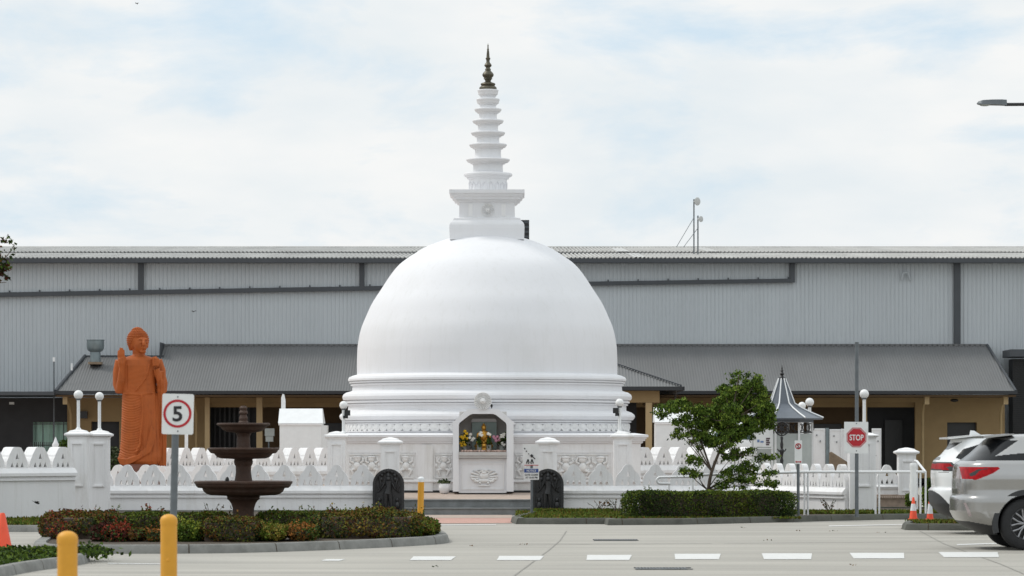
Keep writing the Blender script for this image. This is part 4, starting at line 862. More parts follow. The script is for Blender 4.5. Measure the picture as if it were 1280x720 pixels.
X2 = PX(825, QY); b = MB(); b.box(X0+.4, X2, QY+.3, QY+.45, qz(503), qz(488.3)); b.box(X2-.16, X2-.01, QY+.46, 114.9, qz(503), qz(488.3)); b.build('beam', M['tan'], pp)
for p in (811.5, 480):
    b = MB(); x = qx(p); b.box(x-.10, x+.10, QY+.28, QY+.48, .42, qz(503.2)); b.build('column', M['tanpole'], pp)
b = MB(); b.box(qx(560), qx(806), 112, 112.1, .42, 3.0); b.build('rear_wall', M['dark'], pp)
b = MB(); x = qx(845); b.tube([(x, QY+.02, qz(487)), (x, QY+.6, qz(498))], .03); b.build('downpipe', M['black'], pp)
# roller door at far right
T = thing('roller_door_shed', (PX(1330, 119), 119, 0), 'dark shed front with a ribbed roller door at the right edge of the photo', 'building')
b = MB(); b.box(PX(1264, 119), 33, 118.6, 119.6, .2, PZ(449, 119)); b.build('wall', M['dark'], T)
b = MB(); b.box(PX(1262, 118), 33.2, 117.6, 119.7, PZ(446, 118), PZ(437, 118)); b.build('fascia_beam', M['fascia'], T)
b = MB()
for i in range(60): b.box(PX(1266, 118.55), 32.5, 118.5, 118.59, .3+i*.07, .345+i*.07)
b.build('roller_door', M['black'], T)

# white cabinets
def cabinet(pa, pc, Y, yb, ys, yt, label, side=1):
    X0, X1 = PX(pa, Y), PX(pc, Y); T = thing('white_cabinet', ((X0+X1)/2, Y, .42), label, 'cabinet', 'white gabled cabinets behind the wall')
    z0, zs, zt = .42, PZ(ys, Y), PZ(yt, Y)
    b = MB(); b.box(X0, X1, Y, Y+1.2, z0, zs); b.build('body', M['whitemetal'], T)
    dy = .55; b = MB(); a = .05
    pr = [(Y-.04, zs+.004), (Y+dy, zt), (Y+1.2-dy+.2, zt), (Y+1.24, zs+.004)]
    sd_ = .12
    b.add([(X0-.04, y, z) for y, z in pr]+[(X1+.04-(.05 if 0 < i < 3 else 0), y, z) for i, (y, z) in enumerate(pr)], [(0, 1, 2, 3), (7, 6, 5, 4), (0, 4, 5, 1), (1, 5, 6, 2), (2, 6, 7, 3), (3, 7, 4, 0)]); b.build('lid', M['whitemetal'], T)
    b = MB(); b.box(X0-.03, X1+.03, Y-.03, Y-.002, zs-.05, zs-.002); b.build('rim_strip', M['plaster2'], T)
    b = MB(); b.add([(X1+.002, Y+.02, z0), (X1+.13, Y+.35, z0), (X1+.13, Y+1.15, z0), (X1+.002, Y+1.19, z0), (X1+.002, Y+.02, zs-.05), (X1+.13, Y+.35, zs-.05), (X1+.13, Y+1.15, zs-.05), (X1+.002, Y+1.19, zs-.05)], [(0, 1, 5, 4), (1, 2, 6, 5), (2, 3, 7, 6), (4, 5, 6, 7)]); b.build('side_panel', M['whitemetal'], T)
    return T
cabinet(349.5, 402, 96, 600, 529.5, 510.5, 'white metal cabinet with a sloping lid left of the stupa')
cabinet(820, 872, 93, 600, 528, 509, 'white metal cabinet with a sloping lid behind the leafy tree')
b = MB(); Y = 96.9; b.prism([(PX(350, Y), PZ(560, Y)), (PX(355.5, Y), PZ(560, Y)), (PX(355.5, Y), PZ(500, Y)), (PX(354, Y), PZ(493, Y)), (PX(352, Y), PZ(492, Y)), (PX(350.3, Y), PZ(497, Y))], [], lambda p, q, s: (p, s, q), Y+.4, Y+.5); tag(b.build('upright_board', M['whitemetal']), 'narrow upright white board rising behind the left cabinet', 'board')

# ================================================================ STATUE
Y = 86.0; us = Y/F/3.6
def SU(u): return PX(130+u/3.6, Y)
def SV(v): return PZ(400+v/3.6, Y)
T = thing('statue', (SU(168), Y, .42), 'tall orange standing buddha statue in a robe with one hand raised', 'statue')
b = MB()
prof = [(158, 128, 182, 24), (164, 108, 204, 32), (171, 86, 226, 42), (180, 68, 240, 48), (205, 62, 244, 54), (240, 74, 240, 54), (280, 82, 236, 52), (325, 84, 238, 52), (345, 82, 244, 56), (400, 81, 247, 60), (470, 79, 250, 60), (540, 76, 253, 60), (590, 72, 256, 62), (615, 66, 258, 66), (635, 66, 256, 66), (650, 78, 250, 58)]
vs = []; n = 40
for v, l, r, d in prof:
    c, h = (l+r)/2, (r-l)/2
    for i in range(n):
        a = 2*PI*i/n; e = .75
        vs.append((SU(c+h*math.copysign(abs(math.cos(a))**e, math.cos(a))), Y+d*us*math.copysign(abs(math.sin(a))**e, math.sin(a)), SV(v)))
k = len(prof)
b.add(vs, [(j*n+i, j*n+(i+1) % n, (j+1)*n+(i+1) % n, (j+1)*n+i) for j in range(k-1) for i in range(n)]+[tuple(range(n))[::-1], tuple(range((k-1)*n, k*n))])
P = lambda u, v, d=0: (SU(u), Y+d*us, SV(v))
b.tube([P(157, 175, -4), P(157, 130, -8)], [30*us, 27*us], 20)
b.ell(P(152, 92, 2), (46*us, 48*us, 50*us), 28, 20)
b.ell(P(166, 108, -18), (33*us, 36*us, 42*us), 28, 20)
b.ell(P(150, 50, 2), (24*us, 24*us, 15*us), 20, 12); b.ell(P(148, 39, 2), (10*us, 10*us, 8*us), 12, 10)
b.tube([P(118, 92, -6), P(116, 112, -8), P(121, 138, -6)], [7*us, 9*us, 6*us], 12); b.tube([P(196, 95, 0), P(195, 125, 0)], [5*us, 5*us], 10)
b.tube([P(181, 88, -48), P(187, 106, -60), P(187, 116, -60)], [5.5*us, 8*us, 9*us], 10); b.ell(P(185, 128, -50), (10*us, 9*us, 4.4*us), 12, 8); b.ell(P(180, 143, -40), (14*us, 12*us, 9*us), 14, 10)
for uu in (171, 196): b.ell(P(uu, 103, -51 if uu < 180 else -45), (8.5*us, 7*us, 4.6*us), 12, 8)
b.tube([P(158, 92, -47), P(170, 86, -52), P(182, 92, -54)], 4.4*us, 8); b.tube([P(185, 92, -55), P(193, 87, -49), P(200, 91, -38)], 4.4*us, 8)
# raised hand arm (viewer's left)
b.tube([P(76, 182, 0), P(68, 235, 6), P(68, 290, 6), P(76, 322, -6)], [26*us, 29*us, 29*us, 24*us], 20)
b.tube([P(76, 320, -10), P(84, 270, -40), P(88, 215, -52)], [24*us, 19*us, 14*us], 18)
b.tube([P(88, 215, -52), P(86, 195, -54), P(84, 172, -54)], [14*us, 18*us, 16*us], 16)
for i, (uu, top) in enumerate(((72, 138), (80, 126), (88, 127), (95, 136))): b.tube([P(74+i*7, 178, -56), P(uu, 155, -58), P(uu, top, -54)], [6*us, 5.2*us, 4.2*us], 10)
b.tube([P(97, 195, -54), P(103, 180, -58), P(100, 166, -60)], [7*us, 6*us, 4.5*us], 10)
# robe-holding arm
b.tube([P(238, 182, 0), P(254, 230, 6), P(262, 285, 4), P(262, 325, -6)], [24*us, 23*us, 22*us, 20*us], 20)
b.tube([P(262, 320, -8), P(252, 270, -36), P(242, 220, -46)], [19*us, 17*us, 14*us], 18)
b.ell(P(240, 190, -50), (18*us, 16*us, 20*us), 18, 12)
for i in range(4): b.tube([P(250, 178+i*9, -56), P(236, 176+i*9, -66), P(226, 182+i*8, -60)], [6*us, 6*us, 5*us], 10)
b.tube([P(244, 170, -54), P(228, 172, -58), P(216, 180, -52)], [6*us, 5.5*us, 5*us], 10)
# hanging robe panel on the viewer's right
for q, w in ((252, 12), (262, 14), (270, 10)): b.tube([P(q-4, 230, -30), P(q, 320, -20), P(q+1, 450, -6), P(q+2, 560, 0), P(q+1, 656, 0)], [w*us*.7, w*us, w*us, w*us, w*us*1.1], 12)
b.box(*(SU(244), SU(272)), Y-14*us, Y+18*us, SV(654), SV(330))
# robe edges and lower hem
b.tube([P(92, 332, -50), P(160, 335, -56), P(230, 330, -50)], 4*us, 8); b.tube([P(176, 338, -60), P(180, 420, -64), P(170, 560, -66), P(150, 600, -68)], [5*us, 6*us, 7*us, 6*us], 10)
for i in range(5): b.tube([P(68+i*3, 622+i*6, -50), P(110, 628+i*6, -68), P(160, 610+i*4, -70), P(200+i*4, 572+i*5, -66), P(222+i*5, 480+i*8, -60)], 4.5*us, 8)
b.tube([P(212, 200, -50), P(196, 260, -54), P(150, 320, -56)], 2*us, 6)
UZ = 1/us
def folds(co, no):
    u = (co[:, 0]-SU(0))*UZ; v = (SV(0)-co[:, 2])*UZ
    w = ((v-338)/25).clip(0, 1)*((625-v)/15).clip(0, 1)*((178-u)/14).clip(0, 1)
    d = w*(1.1+.5*np.sin(v*.13))*np.sin((v-16*np.sin(((u-78)/100).clip(0,1)*PI)+2.2*np.sin(v*.06))*2*PI/(11.5))
    w2 = ((v-345)/40).clip(0, 1)*((650-v)/15).clip(0, 1)*((u-184)/12).clip(0, 1)*((246-u)/6).clip(0, 1)
    d += w2*.9*np.sin((u+.05*v)*2*PI/17)
    w4 = ((u-246)/5).clip(0, 1)*((v-200)/40).clip(0, 1); d += w4*1.8*np.sin(u*2*PI/11+v*.01)
    w5 = ((v-215)/20).clip(0, 1)*((325-v)/10).clip(0, 1)*((u-110)/10).clip(0, 1)*((225-u)/10).clip(0, 1); d += w5*.35*np.sin((v+.25*u)*2*PI/22)
    g = lambda c, wd: np.exp(-((u-c)/wd)**2)
    fr = (co[:, 1] < Y)
    d -= fr*4.0*g(238+.02*(v-330), 3)*((v-200)/20).clip(0, 1); d -= fr*3.0*g(178+4*np.sin(v*.012), 4)*((v-345)/15).clip(0, 1)*((600-v)/20).clip(0, 1)
    d -= fr*3.5*g(108, 3)*((v-200)/10).clip(0, 1)*((318-v)/10).clip(0, 1); d -= fr*2.5*np.exp(-((v-333)/3)**2)*((u-106)/5).clip(0, 1)*((232-u)/5).clip(0, 1)
    d -= fr*2.0*np.exp(-((v-152)/4)**2)*((u-128)/5).clip(0, 1)*((178-u)/5).clip(0, 1)
    return co+no*(d*us)[:, None]
remeshed(b, 'body', M['statue'], T, .0125, folds, 2)
b = MB(); rr_ = random.Random(3)
for j in range(13):
    th = R(6+j*10.5); nc = max(1, int(2*PI*48*math.sin(th)/8.2))
    for i in range(nc):
        p_ = 2*PI*(i+.5*(j % 2))/nc; du, dd_, dv = 47*math.sin(th)*math.cos(p_), 49*math.sin(th)*math.sin(p_), -50*math.cos(th)
        uu, vv, ff = 152+du, 92+dv, 2+dd_
        lim = 78 if uu > 140 else 78+(140-uu)*1.7
        if ff < 0 and vv > lim: continue
        if vv > 128: continue
        b.ell(P(uu, vv, ff), (4.7*us, 4.7*us, 4.2*us), 8, 6)
for j in range(4):
    th = R(15+j*24); nc = max(3, int(2*PI*23*math.sin(th)/8))
    for i in range(nc): p_ = 2*PI*i/nc; b.ell(P(150+24*math.sin(th)*math.cos(p_), 50-15*math.cos(th), 2+24*math.sin(th)*math.sin(p_)), (4.4*us, 4.4*us, 4*us), 8, 6)
b.build('hair', M['statue'], T, 70)
b = MB(); b.lathe([(.62, .42), (.62, .55), (.56, .58), (.50, .70), (.54, .78), (.46, SV(649)), ], (SU(150), Y), 40); b.build('lotus_base', M['statue_dark'], T, 40)

# ================================================================ FOUNTAIN
Y = 57.6; k = Y/F/4; cx = PX(304.3, Y); fz = lambda v: PZ(480+v/4, Y)
T = thing('fountain', (cx, Y, .1), 'dark brown three tiered stone fountain standing in the planted island', 'fountain')
def fl(prof, name, seg=56): b = MB(); b.lathe([(r*k, fz(v)) for r, v in prof], (cx, Y), seg); return b.build(name, M['fountain'], T, 20)
fl([(64, 778), (64, 745), (56, 738), (56, 690), (52, 650), (54, 620), (62, 596), (72, 582), (82, 575), (80, 568), (84, 562), (80, 558)], 'pedestal')
fl([(80, 559), (165, 555), (182, 550), (198, 538), (204, 526), (206, 520), (226, 519), (236, 510), (240, 500), (244, 498), (246, 488), (240, 485), (228, 492), (60, 500), (44, 482)], 'large_bowl')
fl([(46, 500), (45, 484), (42, 470), (38, 440), (39, 412), (46, 398), (48, 386), (45, 378), (50, 374)], 'middle_stem')
fl([(50, 375), (112, 372), (130, 366), (140, 356), (146, 348), (162, 346), (170, 338), (174, 330), (179, 328), (180, 321), (174, 319), (160, 326), (48, 332), (36, 320)], 'middle_bowl')
fl([(36, 330), (34, 300), (33, 262), (38, 248), (44, 243)], 'upper_stem')
fl([(44, 244), (86, 238), (104, 229), (116, 214), (128, 208), (134, 204), (134, 197), (126, 195), (110, 202), (24, 204)], 'small_bowl')
fl([(24, 206), (25, 190), (20, 184), (22, 172), (18, 160), (16, 154), (22, 146), (21, 138), (16, 132), (19, 126), (20, 118), (14, 113), (12, 109)], 'finial', 24)
b = MB(); b.ell((PX(284.5, Y-.6), Y-.7, fz(478)), (.035, .05, .05), 10, 8); b.ell((PX(285, Y-.6), Y-.72, fz(468)), (.02, .022, .022), 8, 6); b.tube([(PX(284, Y-.6), Y-.64, fz(480)), (PX(283, Y), Y-.52, fz(487))], [.02, .008], 6); tag(b.build('bird', M['feather'], smooth=60), 'small dark bird perched on the rim of the lowest fountain bowl', 'bird')

# ================================================================ BOLLARDS, CONES
def bollard(px, ytop, Y, rpx, z0, label, band=False, lean=0):
    cx = PX(px, Y); r = rpx*Y/F; zt = PZ(ytop, Y); T = thing('bollard', (cx, Y, z0), label, 'bollard', 'yellow steel bollards')
    b = MB(); b.lathe([(r, z0), (r, zt-r*.75)], (0, 0), 40); b.v = [(x+cx+lean*(z-z0), y+Y, z) for x, y, z in b.v]; b.build('post', M['yellow'], T, 50)
    b = MB(); z1 = zt-r*.75; L_ = lean*(zt-z0); pr = [(r*1.03, z1-.035 if not band else z1-.05), (r*1.045, z1-.01), (r*1.04, z1+.005)]+[(r*1.03*math.cos(a), z1+.005+r*.72*math.sin(a)) for a in [R(q) for q in (12, 28, 44, 60, 74, 87)]]
    b.lathe(pr, (cx+L_, Y), 40); b.build('cap', M['yellow'] if not band else M['cone_white'], T, 50)
    if not band: 
        b = MB(); b.ell((cx, Y-r, zt-.38), (.012, .008, .014), 10, 6); b.build('bolt', M['yellow'], T)
bollard(84.3, 664, 22.6, 12.6, 0, 'nearest yellow bollard, at the bottom left corner of the photo')
bollard(211, 643, 28, 10.4, 0, 'yellow bollard directly below the speed sign')
bollard(525.3, 596, 59.5, 3.9, .1, 'slim distant yellow bollard with a pale top near the left guard stone', True, .02)
def cone(px, ytop, Y, wpx, z0, label, band):
    cx = PX(px, Y); h = PZ(ytop, Y)-z0; w = wpx*Y/F; T = thing('traffic_cone', (cx, Y, z0), label, 'traffic cone', 'orange traffic cones')
    b = MB(); b.lathe([(w*.92, z0+.03), (w*.25, z0+h*.97), (w*.16, z0+h)], (cx, Y), 32); b.build('cone_body', M['orange'], T, 40)
    b = MB(); b.lathe([(w*1.15, z0), (w*1.15, z0+.025), (w*1.0, z0+.035)], (cx, Y), square=True); b.build('base', M['orange'], T)
    if band:
        b = MB(); f = lambda t: w*.92+(w*.25-w*.92)*t
        b.lathe([(f(band[0])+.004, z0+h*band[0]), (f(band[1])+.004, z0+h*band[1])], (cx, Y), 32); b.build('reflective_band', M['cone_white'], T, 40)
cone(3, 641, 47.6, 14, 0, 'orange traffic cone without a band at the left edge of the photo', None)
cone(1141.7, 621.5, 63.7, 5.6, .09, 'orange and white traffic cone next to the handrail, left of a pair', (.42, .72))
cone(1162.5, 621.5, 63.5, 4.8, .09, 'orange and white traffic cone closest to the parked cars, right of a pair', (.30, .72))

# ================================================================ SIGNS
def plate(x0, x1, y0, y1, Y, m, parent, name='plate', th=.012, r=.03, rot=0.0):
    X0, X1, Z0, Z1 = PX(x0, Y), PX(x1, Y), PZ(y1, Y), PZ(y0, Y); pts = []
    for cx, cz, a0 in ((X1-r, Z1-r, 0), (X0+r, Z1-r, 90), (X0+r, Z0+r, 180), (X1-r, Z0+r, 270)):
        for q in range(5): a = R(a0+q*22.5); pts.append((cx+r*math.cos(a), cz+r*math.sin(a)))
    b = MB(); cx, cz = (X0+X1)/2, (Z0+Z1)/2
    b.prism(pts, [], lambda p, q, s: (cx+(p-cx)*math.cos(rot)-(q-cz)*math.sin(rot), s, cz+(p-cx)*math.sin(rot)+(q-cz)*math.cos(rot)), Y, Y+th); return b.build(name, m, parent)
def ring(cx, cz, r0, r1, Y, m, parent, name, n=48, th=.004):
    b = MB(); b.prism([(cx+r1*math.cos(2*PI*i/n), cz+r1*math.sin(2*PI*i/n)) for i in range(n)], [[(cx+r0*math.cos(2*PI*i/n), cz+r0*math.sin(2*PI*i/n)) for i in range(n)][::-1]] if r0 > 0 else [], lambda p, q, s: (p, s, q), Y-th, Y-.001); return b.build(name, m, parent)
def words(s, px, py, Y, hpx, m, parent, bold=.0, wpx=None, rot=0.0, name='lettering'):
    # cap height of the built-in font is about .69 of its size
    size = hpx*Y/F/.69; t = text_mesh(s, size, lambda x, y, z: (x, y, z), bold=bold*size)
    xs = [v[0] for v in t.v]; ys = [v[1] for v in t.v]; w = max(xs)-min(xs); sx = (wpx*Y/F/w) if wpx else 1; mx_, my_ = (max(xs)+min(xs))/2, (max(ys)+min(ys))/2
    X, Z = PX(px, Y), PZ(py, Y)
    t.v = [(X+(x-mx_)*sx*math.cos(rot)-(y-my_)*math.sin(rot), Y-.004-z, Z+(y-my_)*math.cos(rot)+(x-mx_)*sx*math.sin(rot)) for x, y, z in t.v]
    return t.build(name, m, parent)
def pole(cx, Y, r, z0, z1, m, parent, name='pole', dx=0): b = MB(); b.tube([(cx-dx, Y, z0), (cx, Y, z1)], r, 20); return b.build(name, m, parent, 50)
# speed sign
Y = 33.6; T = thing('speed_sign', (PX(217, Y), Y, 0), 'white speed sign with a black 5 in a red ring on a grey pole', 'sign'); rt = R(-1.2)
plate(202.5, 242, 492.3, 543, Y, M['signwhite'], T, rot=rt, r=.02, th=.006)
ring(PX(221.8, Y), PZ(517, Y), 14.6*Y/F, 17.6*Y/F, Y, M['signred'], T, 'red_ring'); words('5', 221.8, 517.3, Y, 18, M['signblack'], T, .022, wpx=12)
for y in (496, 539): b = MB(); b.ell((PX(222.3, Y), Y-.003, PZ(y, Y)), (.008, .006, .008), 10, 6); b.build('bolt', M['galv'], T)
pole(PX(219.5, Y), Y+.05, .036, 0, PZ(500, Y), M['galv'], T, dx=.045)
# stop sign
Y = 67.0; T = thing('stop_sign', (PX(1071, Y), Y, .1), 'red stop sign on a white backing plate fixed to a tall grey pole', 'sign')
plate(1055.3, 1085.3, 527.3, 566.8, Y, M['signwhite'], T, r=.012)
cx, cz, r = PX(1070.6, Y), PZ(546.8, Y), 12.9*Y/F
oc = lambda r: [(cx+r*math.cos(R(22.5+45*i)), cz+r*math.sin(R(22.5+45*i))) for i in range(8)]
b = MB(); b.prism(oc(r*1.02), [oc(r*.955)[::-1]], lambda p, q, s: (p, s, q), Y-.006, Y-.001); b.build('octagon_edge', M['signred'], T)
b = MB(); b.prism(oc(r*.90), [], lambda p, q, s: (p, s, q), Y-.006, Y-.001); b.build('octagon', M['signred'], T)
t = words('STOP', 1070.7, 546.9, Y-.005, 6.9, M['signwhite'], T, .018, wpx=17.6)
for y in (529.3, 563.5): b = MB(); b.ell((cx, Y-.003, PZ(y, Y)), (.012, .008, .012), 10, 6); b.build('bolt', M['galv'], T)
pole(PX(1071.3, Y), Y+.055, .037, .08, PZ(427.5, Y), M['galv'], T)
# no stopping sign
Y = 67.3; T = thing('parking_sign', (PX(998, Y), Y, .1), 'small narrow no stopping sign on a grey post by the clipped hedge', 'sign')
plate(993.2, 1002.7, 550.5, 580, Y, M['signwhite'], T, r=.012)
ring(PX(997.8, Y), PZ(557.8, Y), 2.7*Y/F, 3.8*Y/F, Y, M['signred'], T, 'red_ring', 28); words('S', 997.8, 557.9, Y, 4.4, M['signblack'], T, .02)
b = MB(); c = (PX(997.8, Y), PZ(557.8, Y)); d = 2.6*Y/F; b.prism([(c[0]-d-.006, c[1]+d), (c[0]-d+.010, c[1]+d), (c[0]+d+.006, c[1]-d), (c[0]+d-.010, c[1]-d)], [], lambda p, q, s: (p, s, q), Y-.011, Y-.007); b.build('red_slash', M['signred'], T)
b = MB(); zz = PZ(577.3, Y); X = lambda p: PX(p, Y); b.prism([(X(994), zz), (X(995.6), zz+.022), (X(995.6), zz+.009), (X(1000.4), zz+.009), (X(1000.4), zz+.022), (X(1002), zz), (X(1000.4), zz-.022), (X(1000.4), zz-.009), (X(995.6), zz-.009), (X(995.6), zz-.022)], [], lambda p, q, s: (p, s, q), Y-.006, Y-.001); b.build('red_arrow', M['signred'], T)
pole(PX(998, Y), Y+.045, .030, .08, PZ(575, Y), M['galv'], T)
# notice sign with two plates
Y = 69.0; T = thing('notice_sign', (PX(665, Y), Y, .1), 'notice sign with a blue band about closing time and a camera pictogram above', 'sign')
plate(653.7, 673.2, 555, 582, Y, M['signwhite'], T, r=.01); plate(654.8, 673.8, 585.5, 599.7, Y, M['signwhite'], T, r=.01)
b = MB(); b.box(PX(655.2, Y), PX(673, Y), Y-.005, Y-.001, PZ(590.7, Y), PZ(586, Y)); b.build('blue_band', M['signblue'], T)
words('NOTICE', 664.2, 588.4, Y-.005, 2.6, M['signwhite'], T, .01, wpx=11.5); words('GATE CLOSES', 664.3, 593.5, Y, 2.1, M['signblack'], T, .012, wpx=16.5); words('AT 10.00 PM', 664.3, 597, Y, 2.1, M['signblack'], T, .012, wpx=15)
b = MB(); b.box(PX(655.4, Y), PX(673, Y), Y-.004, Y-.001, PZ(581.9, Y), PZ(581.1, Y)); b.build('red_line', M['signred'], T)
b = MB(); Q = lambda x, y: (PX(x, Y), Y-.004, PZ(y, Y))
for cx in (660, 664.8):
    b.ell(Q(cx, 575.3), (.022, .003, .022), 12, 8)
    s = 1 if cx < 662 else -1
    b.tube([Q(cx, 576), Q(cx-s*1.2, 576.8), Q(cx-s*1.8, 579.3)], .013, 6); b.tube([Q(cx+s*.5, 576.5), Q(cx+s*1.4, 577.5), Q(cx+s*.6, 579.6)], .011, 6)
b.tube([Q(663.5, 568.5), Q(665.8, 571)], .026, 8); b.tube([Q(666, 571), Q(669, 573.8)], .009, 6); b.tube([Q(655.5, 560), Q(656.3, 561.5)], .012, 6); b.tube([Q(657.5, 563.5), Q(658.5, 564.5)], .012, 6); b.tube([Q(660.3, 567), Q(661.2, 567.6)], .010, 6)
b.build('pictogram', M['signblack'], T, 50)
pole(PX(664.6, Y), Y+.04, .027, .08, PZ(560, Y), M['galv'], T)

# ================================================================ GAZEBO
Y = 80.0; k = Y/F; cx = PX(977.5, Y); T = thing('gazebo', (cx, Y, .41), 'small glazed gazebo with a pointed blue grey roof and white ribs', 'gazebo')
gz = lambda y: PZ(y, Y); rot = R(22.5+6)
def octlathe(prof, m, name, n=8):
    b = MB(); vs = [(cx+r*math.cos(rot+2*PI*i/n), Y+r*math.sin(rot+2*PI*i/n), z) for r, z in prof for i in range(n)]; j = len(prof)
    b.add(vs, [(q*n+i, q*n+(i+1) % n, (q+1)*n+(i+1) % n, (q+1)*n+i) for q in range(j-1) for i in range(n)]+[tuple(range(n))[::-1], tuple(range((j-1)*n, j*n))]); return b.build(name, m, T)
rp = [(51.5, 524.6), (52, 522.8), (38, 517), (24, 510.2), (15.5, 504.5), (4, 473.5)]
octlathe([(r*k, gz(y)) for r, y in rp], M['gazebo'], 'roof')
for i in range(8):
    a = rot+2*PI*i/8; b = MB(); b.tube([(cx+(r*k+.01)*math.cos(a), Y+(r*k+.01)*math.sin(a), gz(y)+.012) for r, y in rp[1:]], [.020, .020, .019, .018, .015], 8); b.build('roof_rib', M['whitemetal'], T, 50)
b = MB(); b.lathe([(r*k, gz(y)) for r, y in [(4.5, 474), (4.5, 472), (2.4, 471), (1.6, 469.5), (2.6, 468), (3.2, 467), (1.8, 465.8), (1.3, 464.5), (2.2, 463.2), (1.2, 462.2), (.9, 461), (1.3, 460), (.6, 459), (.3, 456.5)]], (cx, Y), 20); b.build('finial', M['black'], T, 40)
octlathe([(40*k, gz(528)), (40*k, gz(524.7))], M['gazebo'], 'ring_beam')
pr = 38.5*k
for i in range(8):
    a = rot+2*PI*i/8; x, y = cx+pr*math.cos(a), Y+pr*math.sin(a); b = MB(); b.box(x-.024, x+.024, y-.024, y+.024, .41, gz(528)-.002); b.build('post', M['whitemetal'], T)
    a2 = rot+2*PI*(i+1)/8; x2, y2 = cx+pr*math.cos(a2), Y+pr*math.sin(a2); f = lambda t, z, o=0: (x+(x2-x)*t, y+(y2-y)*t+o, z)
    if i not in (0, 1): 
        b = MB(); b.add([f(.05, .5), f(.95, .5), f(.95, gz(542)), f(.05, gz(542))], [(0, 1, 2, 3)]); b.build('glass_panel', M['glasspane'], T)
    b = MB(); b.tube([f(.5, gz(535))]*0+[(f(.5, 0)[0]+.10*math.cos(2*PI*q/20), f(.5, 0)[1], gz(534.5)+.10*math.sin(2*PI*q/20)) for q in range(21)], .010, 6); b.tube([f(.03, gz(540.6)), f(.97, gz(540.6))], .012, 6)
    for t in (.15, .85): b.tube([f(t, gz(540)), f(.5+(t-.5)*.6, gz(534)), f(t, gz(529))], .009, 6)
    b.build('lace_bracket', M['lace'], T, 50)
# wheel-topped iron stand in front of it
Y2 = 78.6; k2 = Y2/F; cx2 = PX(977.2, Y2); T = thing('dharma_wheel_stand', (cx2, Y2, .41), 'black iron stand topped with a spoked wheel in front of the gazebo', 'ornament')
b = MB(); cz = PZ(536, Y2); r = 8.3*k2
for rr, w in ((r, .016), (r*.75, .009), (r*.25, .012)): b.tube([(cx2+rr*math.cos(2*PI*i/40), Y2, cz+rr*math.sin(2*PI*i/40)) for i in range(41)], w, 8)
for i in range(8): a = 2*PI*i/8; b.tube([(cx2, Y2, cz), (cx2+r*math.cos(a), Y2, cz+r*math.sin(a))], .009, 6); b.ell((cx2+r*.88*math.cos(a), Y2, cz+r*.88*math.sin(a)), (.018, .012, .018), 8, 6)
b.build('wheel', M['lace'], T, 50)
b = MB(); b.lathe([(.12, .41), (.12, .44), (.04, .5)]+[(q, PZ(y, Y2)) for y, q in ((588, .028), (584, .05), (580, .028), (576, .045), (572, .026), (568, .036), (564, .06), (562.5, .06), (561, .028), (556, .04), (551, .024), (547, .036), (545.5, .02))], (cx2, Y2), 16); b.tube([(cx2-.10, Y2, PZ(561, Y2)), (cx2-.07, Y2, PZ(564, Y2)), (cx2+.07, Y2, PZ(564, Y2)), (cx2+.10, Y2, PZ(561, Y2))], .014, 6); b.build('stem', M['lace'], T, 50)
# notice board at the gazebo's left
Y = 78.8; T = thing('notice_board', (PX(954, Y), Y, .41), 'white notice board with printed sheets left of the gazebo', 'notice board')
plate(942, 966, 535.5, 558.5, Y, M['signwhite'], T, 'board', r=.01); 
b = MB()
for i, (x, y, w, h) in enumerate(((946.5, 549.5, 3, 3.4), (950.5, 551, 4, 2.4))): b.box(PX(x, Y), PX(x+w, Y), Y-.004, Y-.001, PZ(y+h, Y), PZ(y, Y))
b.build('blue_print', mat('print_blue', (.16, .24, .42), .7, .4, 40), T)
b = MB()
for i in range(4): b.box(PX(957.5, Y), PX(962.5-(i % 2), Y), Y-.004, Y-.001, PZ(549.2+i*2.5, Y), PZ(547.2+i*2.5, Y))
b.build('dark_print', mat('print_dark', (.10, .07, .08), .7, .4, 40), T)
for p in (939.3, 965.5):
    pole(PX(p, Y), Y+.05, .022, .41, PZ(536, Y), M['whitemetal'], T, 'post')
plate(954.5, 962.5, 573.5, 581, Y, M['signwhite'], T, 'lower_sheet', r=.005); plate(942, 966, 560, 561, Y, M['whitemetal'], T, 'rail', r=.002)

# white door panels stored between gazebo and stop sign
Y = 84
def wpanel(p0, p1, yt, Y, label, tilt=0):
    T = thing('white_screen_panel', (PX((p0+p1)/2, Y), Y, .42), label, 'panel', 'white screens behind the gazebo')
    b = MB(); b.prism([(PX(p0, Y), .42), (PX(p1, Y), .42), (PX(p1, Y), PZ(yt, Y)), (PX(p0, Y), PZ(yt+tilt, Y))], [], lambda p, q, s: (p, s, q), Y, Y+.05); b.build('sheet', M['plaster2'], T)
    b = MB()
    for x in (p0, p1-.9): b.box(PX(x, Y), PX(x+.9, Y), Y-.02, Y-.001, .42, PZ(yt+.8, Y))
    b.box(PX(p0+.95, Y), PX(p1-.95, Y), Y-.015, Y-.001, PZ(yt+1.8, Y), PZ(yt+.9, Y)); b.build('frame', M['whitemetal'], T)
    b = MB()
    for q in ((.35, .25), (.6, .5)): b.box(PX(p0+(p1-p0)*q[0], Y), PX(p0+(p1-p0)*q[0]+1, Y), Y-.04, Y-.002, PZ(yt+30*q[1]+2, Y), PZ(yt+30*q[1], Y))
    b.build('latch', M['galv'], T)
wpanel(1014.5, 1031.5, 535.5, Y, 'tall white screen panel right beside the gazebo'); wpanel(1037, 1051, 536.5, Y, 'white screen panel with a latch behind the leaning plank'); wpanel(1051.6, 1062, 536, Y+.1, 'white screen panel directly left of the stop sign'); wpanel(1090, 1101.5, 535.5, Y, 'white screen panel emerging right of the stop sign')
b = MB(); b.box(PX(1032.3, Y), PX(1036, Y), Y-.03, Y+.03, .42, PZ(535, Y)); tag(b.build('grey_post', M['steelvent']), 'grey steel post between two white screen panels', 'post')
